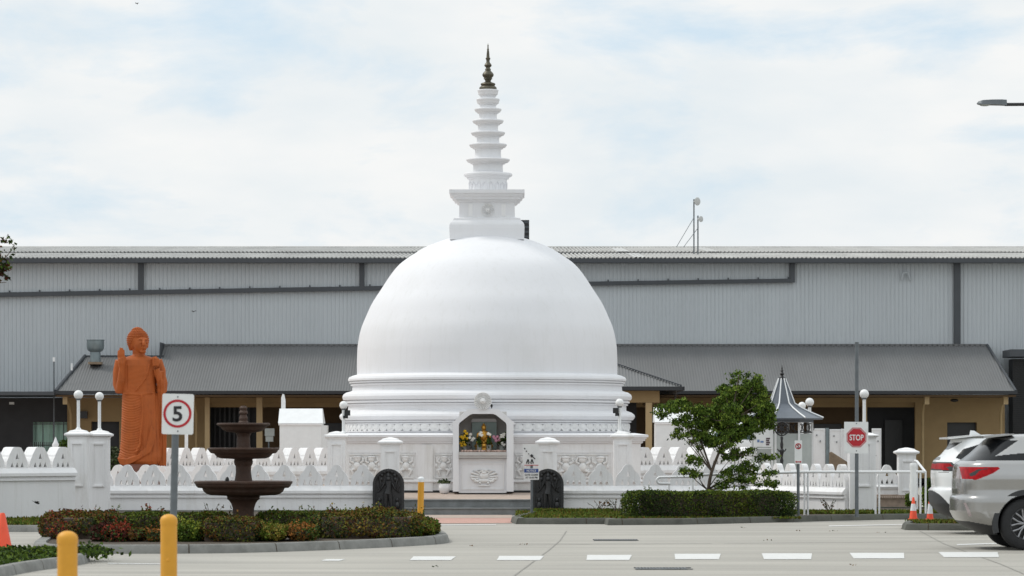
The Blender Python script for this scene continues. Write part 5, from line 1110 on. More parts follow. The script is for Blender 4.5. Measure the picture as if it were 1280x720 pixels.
b = MB(); Y2 = 82.5; b.prism([(PX(1036.5, Y2), PZ(600, Y2)), (PX(1062.5, Y2), PZ(600, Y2)), (PX(1062.5, Y2), PZ(579.5, Y2)), (PX(1039, Y2), PZ(564.5, Y2)), (PX(1036.8, Y2), PZ(566, Y2))], [], lambda p, q, s: (p, s, q), Y2, Y2+.06); tag(b.build('wooden_board', M['wood']), 'brown weathered wooden board leaning below the white screens', 'board')
b = MB(); Y2 = 80; b.tube([(PX(1094, Y2), Y2, PZ(583, Y2)), (PX(1091.5, Y2), Y2, PZ(577, Y2)), (PX(1093, Y2), Y2, PZ(570, Y2)), (PX(1095, Y2), Y2, PZ(569, Y2))], .02, 8); tag(b.build('hose', M['black'], smooth=50), 'black curved hose behind the white pillar of the stop sign', 'hose')

# ================================================================ HANDRAILS
Y = 68.4; rx = lambda p, Y=Y: PX(p, Y); rz = lambda y, Y=Y: PZ(y, Y)
T = thing('handrail', (rx(1000), Y, .1), 'long white tubular handrail in front of the stop sign and hedge', 'handrail')
r = 1.75*Y/F
b = MB(); b.tube([(rx(866), Y, rz(594)), (rx(940), Y, rz(592.2)), (rx(1004), Y, rz(590)), (rx(1154), Y, rz(589.8))], r, 12); b.build('top_rail', M['whitemetal'], T, 50)
for p in (1005.5, 1009.8, 1094.5, 1099, 1150.5, 1157):
    b = MB(); b.tube([(rx(p), Y, .06), (rx(p), Y, rz(590))], r*.72, 10); b.build('post', M['whitemetal'], T, 50)
b = MB(); b.tube([(rx(1154), Y, rz(589.8)), (rx(1158), Y+.2, rz(589.8)), (PX(1146, 73), 73, PZ(576.5, 73)), (PX(1143.5, 75), 75, PZ(576, 75))], r*.95, 12); b.build('sloping_rail', M['whitemetal'], T, 50)
b = MB(); b.tube([(PX(1146.5, 73), 73, .1), (PX(1146.5, 73), 73, PZ(577, 73))], r*.7, 10); b.build('post', M['whitemetal'], T, 50)
T = thing('handrail', (rx(840), 72.9, .1), 'short white handrail with a bent end left of the leafy tree', 'handrail'); Y = 70.6
arc = [(PX(826-5*math.sin(PI*q/8), Y), Y, PZ(600.5-4*math.cos(PI*q/8), Y)) for q in range(9)]
b = MB(); b.tube([(PX(868, Y), Y, PZ(595.8, Y))]+arc+[(PX(838, Y), Y, PZ(604.6, Y))], 1.6*Y/F, 10); b.build('rail', M['whitemetal'], T, 50)
for p in (836.5, 866): b = MB(); b.tube([(PX(p, Y), Y, .08), (PX(p, Y), Y, PZ(596 if p > 850 else 604.5, Y))], 1.2*Y/F, 8); b.build('post', M['whitemetal'], T, 50)
# sleeve wrapped post
Y = 66.5; T = thing('wrapped_post', (PX(1141.5, Y), Y, .1), 'post wrapped in pale plastic sheeting above the left cone of the pair', 'post')
b = MB(); pr = [(4.2, 626), (4.6, 621), (4.0, 615), (4.7, 608), (4.2, 603), (4.6, 596), (4.0, 590), (4.6, 584), (4.3, 579.5), (3.5, 579)]; b.lathe([(q*Y/F*(1+.08*math.sin(i*7)), PZ(y, Y)) for i, (q, y) in enumerate(pr)], (PX(1141.5, Y), Y), 12); b.build('plastic_sheeting', M['signwhite'], T, 60)
b = MB(); b.tube([(PX(1141.5, Y), Y, .08), (PX(1141.5, Y), Y, PZ(622, Y))], .02); b.build('post', M['whitemetal'], T)

# ================================================================ PLANTS
Gs = 'shrubs planted in the fountain island'
def ish(label, x0, x1, ytop, Ya, Yb, mats, probs, top=None, **k):
    Ym = (Ya+Yb)/2; kw = dict(dens=4200, size=.026, group=Gs, rough=.07); kw.update(k)
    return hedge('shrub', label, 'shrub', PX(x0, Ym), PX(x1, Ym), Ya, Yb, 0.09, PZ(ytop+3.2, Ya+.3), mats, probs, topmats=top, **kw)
RD = ['dark', 'olive', 'brown', 'maroon', 'red']
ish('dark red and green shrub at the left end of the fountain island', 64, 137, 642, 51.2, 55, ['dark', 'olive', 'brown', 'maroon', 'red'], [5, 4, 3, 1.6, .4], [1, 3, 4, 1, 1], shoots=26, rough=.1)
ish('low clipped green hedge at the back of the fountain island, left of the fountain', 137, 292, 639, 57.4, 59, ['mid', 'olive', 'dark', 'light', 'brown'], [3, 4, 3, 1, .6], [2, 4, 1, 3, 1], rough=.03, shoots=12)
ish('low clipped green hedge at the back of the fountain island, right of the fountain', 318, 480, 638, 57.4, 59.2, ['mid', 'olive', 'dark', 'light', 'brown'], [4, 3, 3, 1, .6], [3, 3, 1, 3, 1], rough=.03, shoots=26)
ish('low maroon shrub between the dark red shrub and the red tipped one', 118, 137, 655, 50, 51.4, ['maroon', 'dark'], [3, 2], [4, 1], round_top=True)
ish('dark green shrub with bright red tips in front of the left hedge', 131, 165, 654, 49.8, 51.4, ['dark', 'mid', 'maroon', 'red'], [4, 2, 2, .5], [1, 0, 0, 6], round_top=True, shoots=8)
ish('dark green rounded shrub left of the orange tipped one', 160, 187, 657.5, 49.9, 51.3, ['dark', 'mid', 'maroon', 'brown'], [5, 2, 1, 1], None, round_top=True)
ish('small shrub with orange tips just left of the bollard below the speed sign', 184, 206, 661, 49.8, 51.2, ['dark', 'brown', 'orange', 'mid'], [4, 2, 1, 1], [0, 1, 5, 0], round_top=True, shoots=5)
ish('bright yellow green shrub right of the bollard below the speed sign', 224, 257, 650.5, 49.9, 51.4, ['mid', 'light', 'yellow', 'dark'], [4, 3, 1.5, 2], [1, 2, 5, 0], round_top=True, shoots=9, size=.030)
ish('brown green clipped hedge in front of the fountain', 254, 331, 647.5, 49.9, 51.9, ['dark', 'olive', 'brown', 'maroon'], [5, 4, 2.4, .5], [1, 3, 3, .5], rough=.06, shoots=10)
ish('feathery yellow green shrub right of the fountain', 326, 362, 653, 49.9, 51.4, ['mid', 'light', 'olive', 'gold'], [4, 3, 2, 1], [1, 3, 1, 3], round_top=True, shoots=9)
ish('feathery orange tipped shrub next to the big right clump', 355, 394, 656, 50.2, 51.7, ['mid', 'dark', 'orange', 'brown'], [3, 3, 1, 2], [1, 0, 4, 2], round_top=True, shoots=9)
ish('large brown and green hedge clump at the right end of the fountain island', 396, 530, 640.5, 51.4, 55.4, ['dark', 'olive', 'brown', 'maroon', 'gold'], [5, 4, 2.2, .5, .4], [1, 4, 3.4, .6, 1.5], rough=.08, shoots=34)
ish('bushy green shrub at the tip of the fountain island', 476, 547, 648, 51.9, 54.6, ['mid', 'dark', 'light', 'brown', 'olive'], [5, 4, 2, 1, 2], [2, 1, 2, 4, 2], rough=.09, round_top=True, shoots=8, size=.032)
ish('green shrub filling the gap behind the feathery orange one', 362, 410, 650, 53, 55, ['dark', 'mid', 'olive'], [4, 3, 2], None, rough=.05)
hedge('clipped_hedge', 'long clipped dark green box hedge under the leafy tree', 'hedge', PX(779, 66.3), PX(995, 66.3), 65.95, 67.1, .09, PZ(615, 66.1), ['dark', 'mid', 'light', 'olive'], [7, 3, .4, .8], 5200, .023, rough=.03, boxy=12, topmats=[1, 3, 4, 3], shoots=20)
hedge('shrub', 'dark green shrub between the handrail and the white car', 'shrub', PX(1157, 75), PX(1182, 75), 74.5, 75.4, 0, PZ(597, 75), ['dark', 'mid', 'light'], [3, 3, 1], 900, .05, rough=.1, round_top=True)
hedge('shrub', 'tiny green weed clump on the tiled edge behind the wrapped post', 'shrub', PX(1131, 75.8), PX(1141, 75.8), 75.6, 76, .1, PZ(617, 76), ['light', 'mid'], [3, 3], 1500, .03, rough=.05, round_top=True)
for i, (px, yb, yt, Y, lab) in enumerate(((188, 640, 629, 60.5, 'wispy reddish weed above the left hedge, left of the speed sign pole'), (266, 640, 627, 60.5, 'thin grey weed between the speed sign pole and the fountain'), (748, 646, 624, 71.2, 'tall thin dry weed at the wall left of the clipped hedge'), (770, 646, 622, 70.9, 'dry twiggy weed touching the left end of the clipped hedge'), (712, 646, 636, 71.3, 'low dry weed just right of the black guard stone'), (1038, 641, 624, 70.5, 'dry weed against the wall left of the stop sign'))):
    b = MB(); rr = random.Random(i); z0 = .08; zt = PZ(yt, Y); pts = []
    for s in range(9):
        x = PX(px, Y)+rr.uniform(-.05, .05); dx = rr.uniform(-.22, .22); h = (zt-z0)*rr.uniform(.6, 1.05)
        p = [(x, Y, z0), (x+dx*.4, Y+rr.uniform(-.05, .05), z0+h*.6), (x+dx, Y, z0+h)]; b.tube(p, [.006, .005, .003], 5)
        for q in range(5): t = rr.uniform(.5, 1); pts.append((x+dx*t, Y+rr.uniform(-.03, .03), z0+h*t))
    T = thing('weed', (PX(px, Y), Y, z0), lab, 'weed', 'weeds along the wall'); b.build('stem', M['bark'], T); link_mesh(leaves(np.array(pts), .032, [LEAF['red' if i == 0 else 'grey'], LEAF['brown']], [2, 1]), 'foliage', T)

def limb(b, pts, r0, r1, seg=10):
    q = spline([Vector(p) for p in pts], 4); n = len(q); b.tube(q, [r0+(r1-r0)*(i/(n-1)) for i in range(n)], seg)
Y = 67.3; TP = lambda x, y, d=0: (PX(x, Y+d), Y+d, PZ(y, Y+d))
T = thing('leafy_tree', TP(884, 643), 'small leafy green tree with slanting stems behind the clipped hedge', 'tree')
b = MB(); limb(b, [TP(883, 644), TP(885, 615), TP(889, 592), TP(897, 570), TP(906, 548), TP(914, 520), TP(920, 490, .1), TP(924, 468)], .042, .008); b.build('trunk', M['bark'], T, 60)
CL = [(926, 482, 17, 18, .5), (945, 478, 10, 14, .1), (950, 492, 9, 13, .3), (908, 493, 14, 12, .2), (925, 500, 30, 17, .6), (905, 515, 26, 17, .5), (940, 514, 26, 13, .4), (848, 508, 20, 11, .2), (833, 514, 13, 9, -.1), (862, 512, 16, 12, .3), (868, 530, 17, 14, .2), (855, 527, 14, 9, 0), (888, 540, 22, 17, .3), (905, 548, 20, 13, -.2), (925, 532, 24, 15, 0), (948, 530, 19, 11, .3), (958, 522, 9, 9, .2), (876, 550, 14, 12, .1), (898, 558, 14, 7, 0), (850, 542, 10, 8, 0), (866, 578, 11, 8, -.3), (860, 590, 9, 6, -.3), (872, 592, 9, 6, -.2), (921, 567, 14, 6, .1), (936, 565, 10, 6, .2), (918, 592, 14, 12, 0), (930, 583, 11, 9, .2), (934, 602, 16, 9, -.1), (963, 599, 8, 11, .1), (957, 607, 9, 7, 0), (905, 603, 10, 8, -.2), (962, 570, 9, 5, .2), (953, 574, 7, 4, .2), (940, 590, 8, 8, .2), (912, 575, 8, 5, 0), (955, 512, 12, 11, .1), (960, 525, 8, 9, .2), (950, 503, 12, 12, -.1), (916, 520, 18, 16, -.2), (930, 545, 16, 10, .1), (900, 530, 16, 14, .4), (935, 495, 14, 14, .3), (915, 545, 16, 12, .4), (880, 520, 12, 12, .1)]
b = MB()
for i, (x, y, rx_, ry_, d) in enumerate(CL):
    s = TP(884, 612) if y > 572 else (TP(890, 590) if x < 880 else TP(899, 566) if y > 525 else TP(912, 525)); mid = [(s[j]+TP(x, y, d)[j])/2 for j in range(3)]; mid[2] += random.uniform(-.08, .04)
    limb(b, [s, mid, TP(x, y, d)], .013, .004, 6)
b.build('limb', M['bark'], T, 60)
pts = []; pr = []
for x, y, rx_, ry_, d in CL:
    n = int(rx_*ry_*4.3); nb = max(4, int(rx_*ry_/16)); k = Y/F
    c = np.array(TP(x, y, d)); q = RNG.normal(size=(nb, 3)); q = q/np.linalg.norm(q, axis=1)[:, None]*(RNG.uniform(.25, 1, nb)[:, None]**.5)*[rx_*k, max(rx_, ry_)*k*.9, ry_*k]+c
    which = RNG.integers(0, nb, n); p = q[which]+RNG.normal(size=(n, 3))*[.047, .047, .030]; pts.append(p)
    tone = RNG.uniform(0, 1, nb)[which]; pr.append(np.stack([.4+.6*(1-tone), .3+tone*.4, tone**1.5*1.3, .3*(1-tone)], 1))
P = np.concatenate(pts); PR = np.concatenate(pr)
link_mesh(leaves(P, .030, [LEAF['tree'], LEAF['mid'], LEAF['treelight'], LEAF['dark']], PR, elong=2.1, droop=.9), 'crown', T)
# tree whose branch tip enters at the left edge
Y = 46.0; T = thing('edge_tree', TP(-190, 692, 46-67.3) if 0 else (PX(-200, Y), Y, 0), 'tree at the far left with only its leafy branch tip in view', 'tree')
TQ = lambda x, y, d=0: (PX(x, Y+d), Y+d, PZ(y, Y+d))
b = MB(); limb(b, [(PX(-200, Y), Y, 0), TQ(-205, 560), TQ(-190, 420), TQ(-170, 260), TQ(-160, 150)], .13, .03); b.build('trunk', M['bark'], T, 60)
b = MB()
for s, e in (((-195, 470), (-60, 345)), ((-185, 400), (-5, 322)), ((-175, 330), (-60, 230)), ((-190, 430), (-340, 340)), ((-175, 300), (-300, 200)), ((-5, 322), (18, 306)), ((-5, 326), (9, 345)), ((-30, 335), (8, 353))): limb(b, [TQ(*s), TQ((s[0]+e[0])/2, (s[1]+e[1])/2+8), TQ(*e)], .035 if s[0] < -100 else .008, .004, 6)
b.build('limb', M['bark'], T, 60)
pts = [RNG.normal(size=(900, 3))*[.55, .6, .4]+TQ(cx_, cy_) for cx_, cy_ in ((-200, 200), (-130, 260), (-290, 230), (-280, 330), (-230, 140))]
pts = [p[p[:, 0] < PX(-25, Y)] for p in pts]
for x, y, s, n in ((3, 330, .055, 70), (-6, 318, .07, 80), (5, 338, .04, 40), (9, 300, .025, 14), (17, 307, .025, 9), (19, 312, .018, 5), (14, 322, .022, 9), (4, 300, .022, 10), (8, 347, .018, 8), (-12, 335, .09, 120), (14, 302, .02, 7)): pts.append(RNG.normal(size=(n, 3))*s+TQ(x, y))
link_mesh(leaves(np.concatenate(pts), .042, [LEAF['dark'], LEAF['mid'], LEAF['maroon'], LEAF['brown']], [3, 2, 2, 1.5], elong=1.4), 'crown', T)

# ================================================================ BIRDS
def bird(px, py, Y, span, label, roll=.3, yaw=.4):
    c = Vector((PX(px, Y), Y, PZ(py, Y))); T = thing('flying_bird', c, label, 'bird', 'birds in flight'); Rm = Matrix.Rotation(yaw, 3, 'Z') @ Matrix.Rotation(roll, 3, 'Y'); s = span/2
    b = MB(); b.ell((0, 0, 0), (s*.36, s*.13, s*.12), 12, 8); b.ell((s*.36, 0, s*.05), (s*.12, s*.09, s*.09), 10, 6); b.add([(-s*.3, -.05*s, 0), (-s*.3, .05*s, 0), (-s*.7, .16*s, .02*s), (-s*.7, -.16*s, .02*s), (-s*.3, -.05*s, .03*s), (-s*.3, .05*s, .03*s), (-s*.7, .16*s, .03*s), (-s*.7, -.16*s, .03*s)], [(0, 1, 2, 3), (4, 5, 6, 7), (0, 1, 5, 4), (2, 3, 7, 6), (0, 3, 7, 4), (1, 2, 6, 5)])
    b.v = [tuple(c+Rm @ Vector(v)) for v in b.v]; b.build('body', M['feather'], T, 50)
    for q in (-1, 1):
        w = MB(); top = [(.14*s, q*.08*s, .04*s), (.22*s, q*.5*s, .26*s), (.02*s, q*s, .16*s), (-.12*s, q*.5*s, .22*s), (-.18*s, q*.08*s, .03*s)]
        w.add(top+[(x, y, z-.03*s) for x, y, z in top], [(0, 1, 2, 3, 4), (9, 8, 7, 6, 5)]+[(i, (i+1) % 5, (i+1) % 5+5, i+5) for i in range(5)]); w.v = [tuple(c+Rm @ Vector(v)) for v in w.v]; w.build('wing', M['feather'], T)
bird(45.5, 628.5, 60, .26, 'dark bird flying low in front of the white wall at far left', .4, .5)
bird(242, 389.5, 95, .22, 'small dark bird flying before the grey warehouse wall above the statue', -.2, 1.0)
bird(171, 4.5, 90, .16, 'tiny bird high in the sky at the top left', .5, .8)

# ================================================================ STREET LAMP
Y = 60.0; k = Y/F; zz = PZ(129, Y); xp = PX(1440, Y); T = thing('street_lamp', (xp, Y, 0), 'flat grey street lamp head reaching in on an arm at the right edge', 'street lamp')
b = MB(); b.tube([(xp, Y, 0), (xp, Y, PZ(131, Y))], [.09, .05], 16); b.build('pole', M['galv'], T, 50)
b = MB(); b.tube([(xp, Y, PZ(129.5, Y)), (PX(1256, Y), Y, PZ(130.6, Y))], 2.1*k, 12); b.build('arm', M['black'], T, 50)
b = MB(); X = lambda p: PX(p, Y); Zf = lambda y: PZ(y, Y)
sec = [(1221, 129.2, 129.8, .02), (1223, 126.8, 130.4, .08), (1228, 125.6, 131, .12), (1240, 125, 131, .13), (1252, 124.8, 131.4, .11), (1258, 125, 132, .07)]
vs = [];
for x, a, c, w in sec: vs += [(X(x), Y-w, Zf(c)), (X(x), Y+w, Zf(c)), (X(x), Y+w*.8, Zf(a)), (X(x), Y-w*.8, Zf(a))]
n = len(sec); b.add(vs, [(j*4+i, j*4+(i+1) % 4, (j+1)*4+(i+1) % 4, (j+1)*4+i) for j in range(n-1) for i in range(4)]+[(3, 2, 1, 0), tuple(range(4*n-4, 4*n))]); b.build('head', M['galv'], T, 50)
b = MB(); b.ell((X(1231), Y, Zf(131)), (7*k, .09, 1.9*k), 16, 8); b.build('diffuser', M['glasspane'], T, 60)

# ================================================================ CARS
def car(name, label, px0, yg, Ynear, paint, levels, regions, wheels, loc_rot=None, res=.0105, arch=.43, n_exp=5.0, spoiler=None, half=None):
    sgn = 1; k = Ynear/F; hwm = max(l[3] for l in levels); yc = Ynear+hwm
    T = thing(name, (PX(px0, Ynear), yc, 0), label, 'car', 'cars parked at the right')
    X0 = PX(px0, Ynear)
    lv = np.array(levels, float); lv[:, 1] += .115; zz = np.arange(lv[0, 0], lv[-1, 0]+1e-6, res); 
    sx = [np.interp(zz, lv[:, 0], lv[:, i]) for i in (1, 2, 3)]
    ker = np.array([1, 2, 3, 2, 1])/9.0
    def sm(a): return np.concatenate([a[:2], np.convolve(a, ker, 'valid'), a[-2:]])
    sx = [sm(a) for a in sx]
    N_ = int(11.5/res); rings = []
    for xr, xf, hw in zip(*sx):
        t = np.linspace(0, 2*PI, 1600, endpoint=False); a = (xf-xr)/2
        c, s = np.cos(t), np.sin(t); x = (xf+xr)/2+a*np.sign(c)*np.abs(c)**(2/n_exp/2.4); y = hw*np.sign(s)*np.abs(s)**(2/2.6)
        # superellipse: long in x -> corner rounding about .35 m
        e = np.clip((np.abs(x-(xf+xr)/2)-(a-.42))/.42, 0, 1); y = np.sign(s)*hw*np.sqrt(np.clip(1-e**2*1.0, 0, 1))**.62
        yend = np.abs(y)
        P_ = np.stack([x, y], 1); d = np.linalg.norm(np.diff(np.vstack([P_, P_[:1]]), axis=0), axis=1); cum = np.concatenate([[0], np.cumsum(d)]); u = np.linspace(0, cum[-1], N_, endpoint=False)
        rings.append(np.stack([np.interp(u, cum, np.append(x, x[0])), np.interp(u, cum, np.append(y, y[0]))], 1))
    V = []; 
    for z, r_ in zip(zz, rings): V += [(p[0], p[1], z) for p in r_]
    V = np.array(V); nl = len(zz)
    F4 = [(j*N_+i, j*N_+(i+1) % N_, (j+1)*N_+(i+1) % N_, (j+1)*N_+i) for j in range(nl-1) for i in range(N_)]
    F4 = np.array(F4); C = V[F4].mean(1)
    keep = np.ones(len(F4), bool); zw = wheels[0][1]
    for xw, zw_, rw in wheels: keep &= ~(((C[:, 0]-xw)**2+(C[:, 2]-zw_)**2 < (arch-.02)**2) & (np.abs(C[:, 1]) > .4))
    reg = np.zeros(len(F4), int)
    for ri, (nm, m, poly, cond, off) in reversed(list(enumerate(regions))):
        ins = inside(C[:, [0, 2]], [((x-px0)*k, (yg-y)*k) for x, y in poly]) if poly and poly[0][0] > 50 else inside(C[:, [0, 2]], poly)
        if cond: ins &= cond(C)
        reg[ins] = ri+1
    bodyV = [(X0+v[0], yc+v[1], v[2]) for v in V]
    def submesh(sel, nm, m, off=0):
        fs = F4[sel]; 
        if len(fs) == 0: return
        ids, inv = np.unique(fs, return_inverse=True); inv = inv.reshape(fs.shape); b = MB(); b.v = [bodyV[i] for i in ids]; b.f = [tuple(f) for f in inv]; b.mi = [0]*len(b.f)
        o = b.build(nm, m, T, recalc=False); o.data.polygons.foreach_set('use_smooth', [True]*len(o.data.polygons)); return o
    sel = keep & (reg == 0); fs = F4[sel]; b = MB(); b.v = list(bodyV); b.f = [tuple(f) for f in fs]; b.f.append(tuple(range((nl-1)*N_, nl*N_))); b.f.append(tuple(range(N_))[::-1]); b.mi = [0]*len(b.f)
    o = b.build('body', paint, T, recalc=False); o.data.polygons.foreach_set('use_smooth', [True]*(len(o.data.polygons)-2)+[False]*2)
    for ri, (nm, m, poly, cond, off) in enumerate(regions):
        if nm in ('tail_lamp', 'shut_line', 'rear_pillar', 'side_window', 'bumper_reflector', 'clear_lens'):
            submesh(keep & (reg == ri+1) & (C[:, 1] < 0), nm, m); submesh(keep & (reg == ri+1) & (C[:, 1] >= 0), nm, m)
        else: submesh(keep & (reg == ri+1), nm, m)
    b = MB(); b.box(X0+.55, X0+levels[2][2]-.3, yc-.60, yc+.60, .27, .95); b.build('underbody', M['black'], T)
    for xw, zw_, rw in wheels:
        for s in (-1, 1):
            yo = yc+s*(hwm-.015); 
            b = MB(); pts = [(X0+xw+arch*1.03*math.cos(a), yo-s*.0, zw_+arch*1.03*math.sin(a)) for a in [R(q) for q in range(-22, 203, 6)]]
            vs = []; 
            for a in [R(q) for q in range(-16, 197, 4)]:
                for rr, yy in ((arch-.03, -.10), (arch-.03, .004), (arch+.045, .004), (arch+.055, -.03)): vs.append((X0+xw+rr*math.cos(a), yo+s*yy, zw_+rr*math.sin(a)))
            m_ = len(vs)//4; b.add(vs, [(j*4+i, j*4+i+1, (j+1)*4+i+1, (j+1)*4+i) for j in range(m_-1) for i in range(3)]); b.build('wheel_arch', M['plastic'], T, 50)
            W_ = MB(); yw = yo-s*.05
            prof = [(rw*.60, -.105), (rw*.66, -.118), (rw*.90, -.118), (rw*.97, -.10), (rw, -.07), (rw, .07), (rw*.97, .10), (rw*.90, .118), (rw*.66, .118), (rw*.60, .105)]
            ns = 64; vs = [(X0+xw+r_*math.cos(2*PI*i/ns), yw-s*.11+s*y_, zw_+r_*math.sin(2*PI*i/ns)) for r_, y_ in prof for i in range(ns)]
            W_.add(vs, [(j*ns+i, j*ns+(i+1) % ns, (j+1)*ns+(i+1) % ns, (j+1)*ns+i) for j in range(len(prof)-1) for i in range(ns)]); wheel = W_.build('wheel', M['tyre'], T, 40)
            b = MB(); rr = rw*.62; prof = [(rr*1.0, .108), (rr*.97, .118), (rr*.92, .10), (rr*.90, .02), (rr*.90, -.1)]
            vs = [(X0+xw+r_*math.cos(2*PI*i/ns), yw-s*.11+s*y_, zw_+r_*math.sin(2*PI*i/ns)) for r_, y_ in prof for i in range(ns)]
            b.add(vs, [(j*ns+i, j*ns+(i+1) % ns, (j+1)*ns+(i+1) % ns, (j+1)*ns+i) for j in range(len(prof)-1) for i in range(ns)])
            c = (X0+xw, yw-s*.11+s*.075, zw_)
            b.ell((c[0], c[1], c[2]), (rr*.2, .02, rr*.2), 16, 8)
            for q in range(7):
                for da in (-.16, .16):
                    a0 = 2*PI*q/7+.3; a1 = a0+da*1.6
                    b.tube([(c[0]+rr*.15*math.cos(a0), c[1], c[2]+rr*.15*math.sin(a0)), (c[0]+rr*.55*math.cos(a0+da*.9), c[1]+s*.012, c[2]+rr*.55*math.sin(a0+da*.9)), (c[0]+rr*.93*math.cos(a1), c[1]+s*.02, c[2]+rr*.93*math.sin(a1))], [rr*.085, rr*.06, rr*.075], 8)
            rim = b.build('rim', M['rim'], None, 50); rim.parent = wheel
            b = MB(); b.add([(X0+xw+rr*.9*math.cos(2*PI*i/32), c[1]-s*.06, zw_+rr*.9*math.sin(2*PI*i/32)) for i in range(32)], [tuple(range(32))]); d_ = b.build('brake_disc', M['black'], None); d_.parent = wheel
    if spoiler:
        b = MB(); x0_, x1_, za, zb, hw = spoiler
        b.add([(X0+x0_, yc-hw, za), (X0+x0_, yc+hw, za), (X0+x1_, yc+hw*1.02, zb+.012), (X0+x1_, yc-hw*1.02, zb+.012), (X0+x0_, yc-hw, za+.03), (X0+x0_, yc+hw, za+.03), (X0+x1_, yc+hw*1.02, zb+.03), (X0+x1_, yc-hw*1.02, zb+.03)], [(0, 3, 2, 1), (4, 5, 6, 7), (0, 1, 5, 4), (1, 2, 6, 5), (2, 3, 7, 6), (3, 0, 4, 7)])
        b.build('spoiler', paint, T)
    return T
# silver SUV
side = lambda C: np.abs(C[:, 1]) > .45
rearf = lambda C: (C[:, 0] < 1.1)
lv = [(.22, .42, 4.62, .82), (.30, .26, 4.75, .86), (.38, .11, 4.80, .90), (.46, .045, 4.86, .93), (.55, 0, 4.88, .945), (.70, 0, 4.88, .955), (.76, 0, 4.88, .95), (.79, .035, 4.86, .944), (.88, .03, 4.84, .930), (.97, .03, 4.80, .938), (1.04, .033, 4.6, .945), (1.10, .04, 4.2, .938), (1.20, .05, 3.95, .905), (1.27, .075, 3.8, .885), (1.30, .14, 3.72, .865), (1.40, .27, 3.52, .80), (1.50, .38, 3.30, .735), (1.60, .48, 3.05, .67), (1.63, .52, 2.95, .65), (1.66, .56, 2.85, .62), (1.685, .70, 2.7, .55), (1.70, 1.0, 2.5, .40), (1.708, 1.3, 2.3, .2)]
regs = [
 ('side_window', M['carglass'], [(1222, 575.5), (1250, 569.5), (1300, 564.5), (1325, 555), (1340, 553), (1440, 551), (1480, 572), (1505, 584), (1400, 581), (1300, 576)], side, 0),
 ('rear_pillar', M['carglass'], [(1208.2, 577), (1236, 550), (1246, 548.5), (1276, 550.8), (1262, 560), (1245, 571), (1236, 575.5)], None, 0),
 ('lamp_inner', M['black'], [(1214, 592.5), (1224, 586.5), (1238, 585.6), (1226, 588.2), (1220, 594.5), (1215, 596)], lambda C: (C[:, 0] < 1.0) & (C[:, 1] < 0), 0),
 ('tail_lamp', M['lampred'], [(1206, 584), (1249, 584.2), (1250.5, 585.8), (1241, 592), (1222, 599.8), (1207, 599)], lambda C: (C[:, 0] < 1.0), 0),
 ('clear_lens', M['lampclear'], [(1196, 590), (1206, 584), (1207, 599), (1196, 598.5)], lambda C: (C[:, 0] < 1.0), 0),
 ('shut_line', M['black'], [(1195, 590.5), (1196.3, 590.5), (1196.3, 622), (1195, 622)], None, 0),
 ('bumper_reflector', M['lampclear'], [(1207.6, 629), (1210, 629), (1216.5, 645.5), (1213, 645.5)], lambda C: C[:, 0] < 1, 0),
 ('lower_cladding', M['plastic'], [(1180, 654), (1212, 652), (1240, 657), (1262, 660), (1340, 658), (1480, 658), (1560, 656), (1640, 652), (1640, 690), (1180, 690)], None, 0),
]
lexk = 49.0
car('parked_car', 'silver sport utility car with a wide red tail lamp, nearest at the right edge', 1191, 688.2, lexk, M['silver'], lv, regs, [(1.086, .385, .385), (3.88, .385, .385)], spoiler=(.50, .95, 1.635, 1.675, .60), arch=.455)
lv2 = [(.25, .45, 4.35, .80), (.34, .16, 4.45, .86), (.42, .08, 4.5, .89), (.52, .0, 4.55, .905), (.68, -.01, 4.58, .91), (.76, .0, 4.58, .915), (.80, .045, 4.55, .91), (.98, .03, 4.45, .905), (1.06, .03, 4.2, .90), (1.12, .035, 3.9, .895), (1.22, .055, 3.7, .875), (1.28, .09, 3.6, .86), (1.36, .2, 3.45, .81), (1.5, .31, 3.2, .73), (1.60, .36, 3.0, .67), (1.635, .37, 2.9, .65), (1.665, .46, 2.8, .62), (1.695, .7, 2.6, .5), (1.71, 1.0, 2.4, .3)]
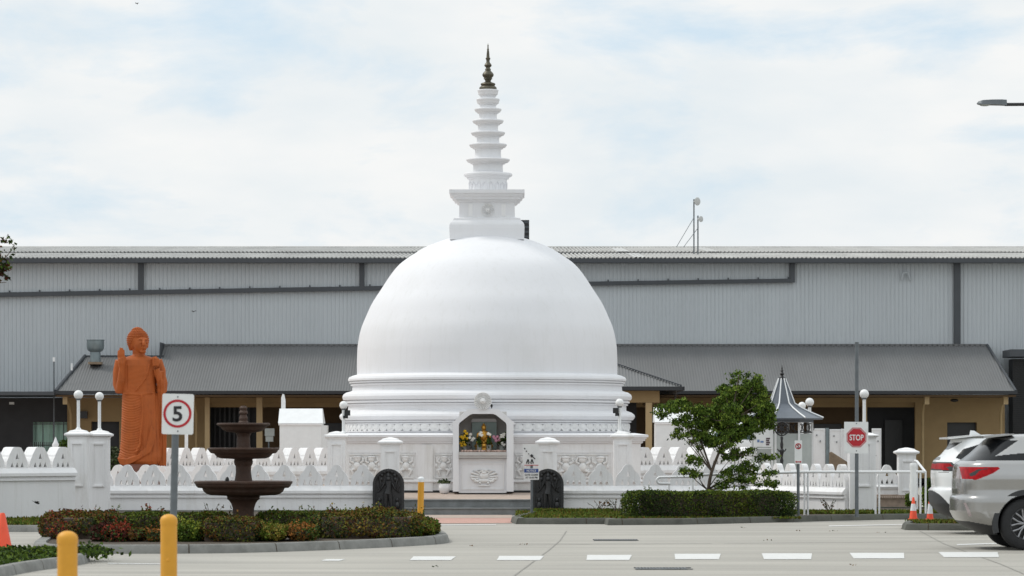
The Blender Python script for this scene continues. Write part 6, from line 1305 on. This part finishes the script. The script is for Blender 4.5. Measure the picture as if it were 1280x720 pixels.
regs2 = [
 ('rear_window', M['carglass'], [(1172.5, 576), (1187, 563), (1198, 553.8), (1206, 553), (1190, 564), (1179, 576)], None, 0),
 ('side_window', M['carglass'], [(1196, 573), (1206, 562), (1226, 556), (1400, 555), (1450, 580), (1300, 580), (1210, 578)], side, 0),
 ('tail_lamp', M['lampred'], [(1168, 580.5), (1189, 579.5), (1192, 583.5), (1184, 584.2), (1188, 588.3), (1176, 587.6), (1168, 584.5)], lambda C: C[:, 0] < .8, 0),
 ('lower_cladding', M['plastic'], [(1150, 616), (1170, 613), (1178, 620), (1190, 634), (1206, 642), (1222, 634), (1280, 640), (1290, 652), (1440, 652), (1520, 640), (1520, 680), (1150, 680)], None, 0),
 ('lamp_surround', M['plastic'], [(1164, 579), (1190.5, 577.8), (1195.5, 583), (1194, 590), (1174, 589), (1164, 585.5)], lambda C: C[:, 0] < .8, 0),
 ('shut_line', M['black'], [(1166, 590.5), (1193, 591), (1193, 591.8), (1166, 590.3)], lambda C: C[:, 0] < .8, 0),
]
o = car('parked_car', 'white sport utility car partly hidden behind the silver one', 1163.5, 669, 57.2, M['carwhite'], lv2, regs2, [(1.13, .365, .365), (3.75, .365, .365)], spoiler=(.34, .9, 1.625, 1.675, .62), arch=.42)
b = MB(); X0 = PX(1163.5, 57.2); b.prism([(X0+.78, 1.69), (X0+.98, 1.70), (X0+.86, 1.775), (X0+.80, 1.78)], [], lambda p, q, s: (p, s, q), 57.2+.88, 57.2+.94); b.build('roof_fin', M['carwhite'], o)
# far white car glimpsed behind the tree
lv3 = lv2; o = car('parked_car', 'white car with a dark windscreen glimpsed behind the leafy tree', 905, 640, 92, M['carwhite'], lv3, [('rear_window', M['greycar'], [(.1, 1.2), (.42, 1.62), (.6, 1.62), (.3, 1.2)], lambda C: np.abs(C[:, 1]) < .7, 0), ('side_window', M['carglass'], [(.5, 1.2), (.8, 1.55), (2.8, 1.55), (3.4, 1.2)], side, 0)], [(1.13, .365, .365), (3.75, .365, .365)], res=.04)
o.location = (PX(921, 92), 91.5, .42); o.rotation_euler = (0, 0, R(90))
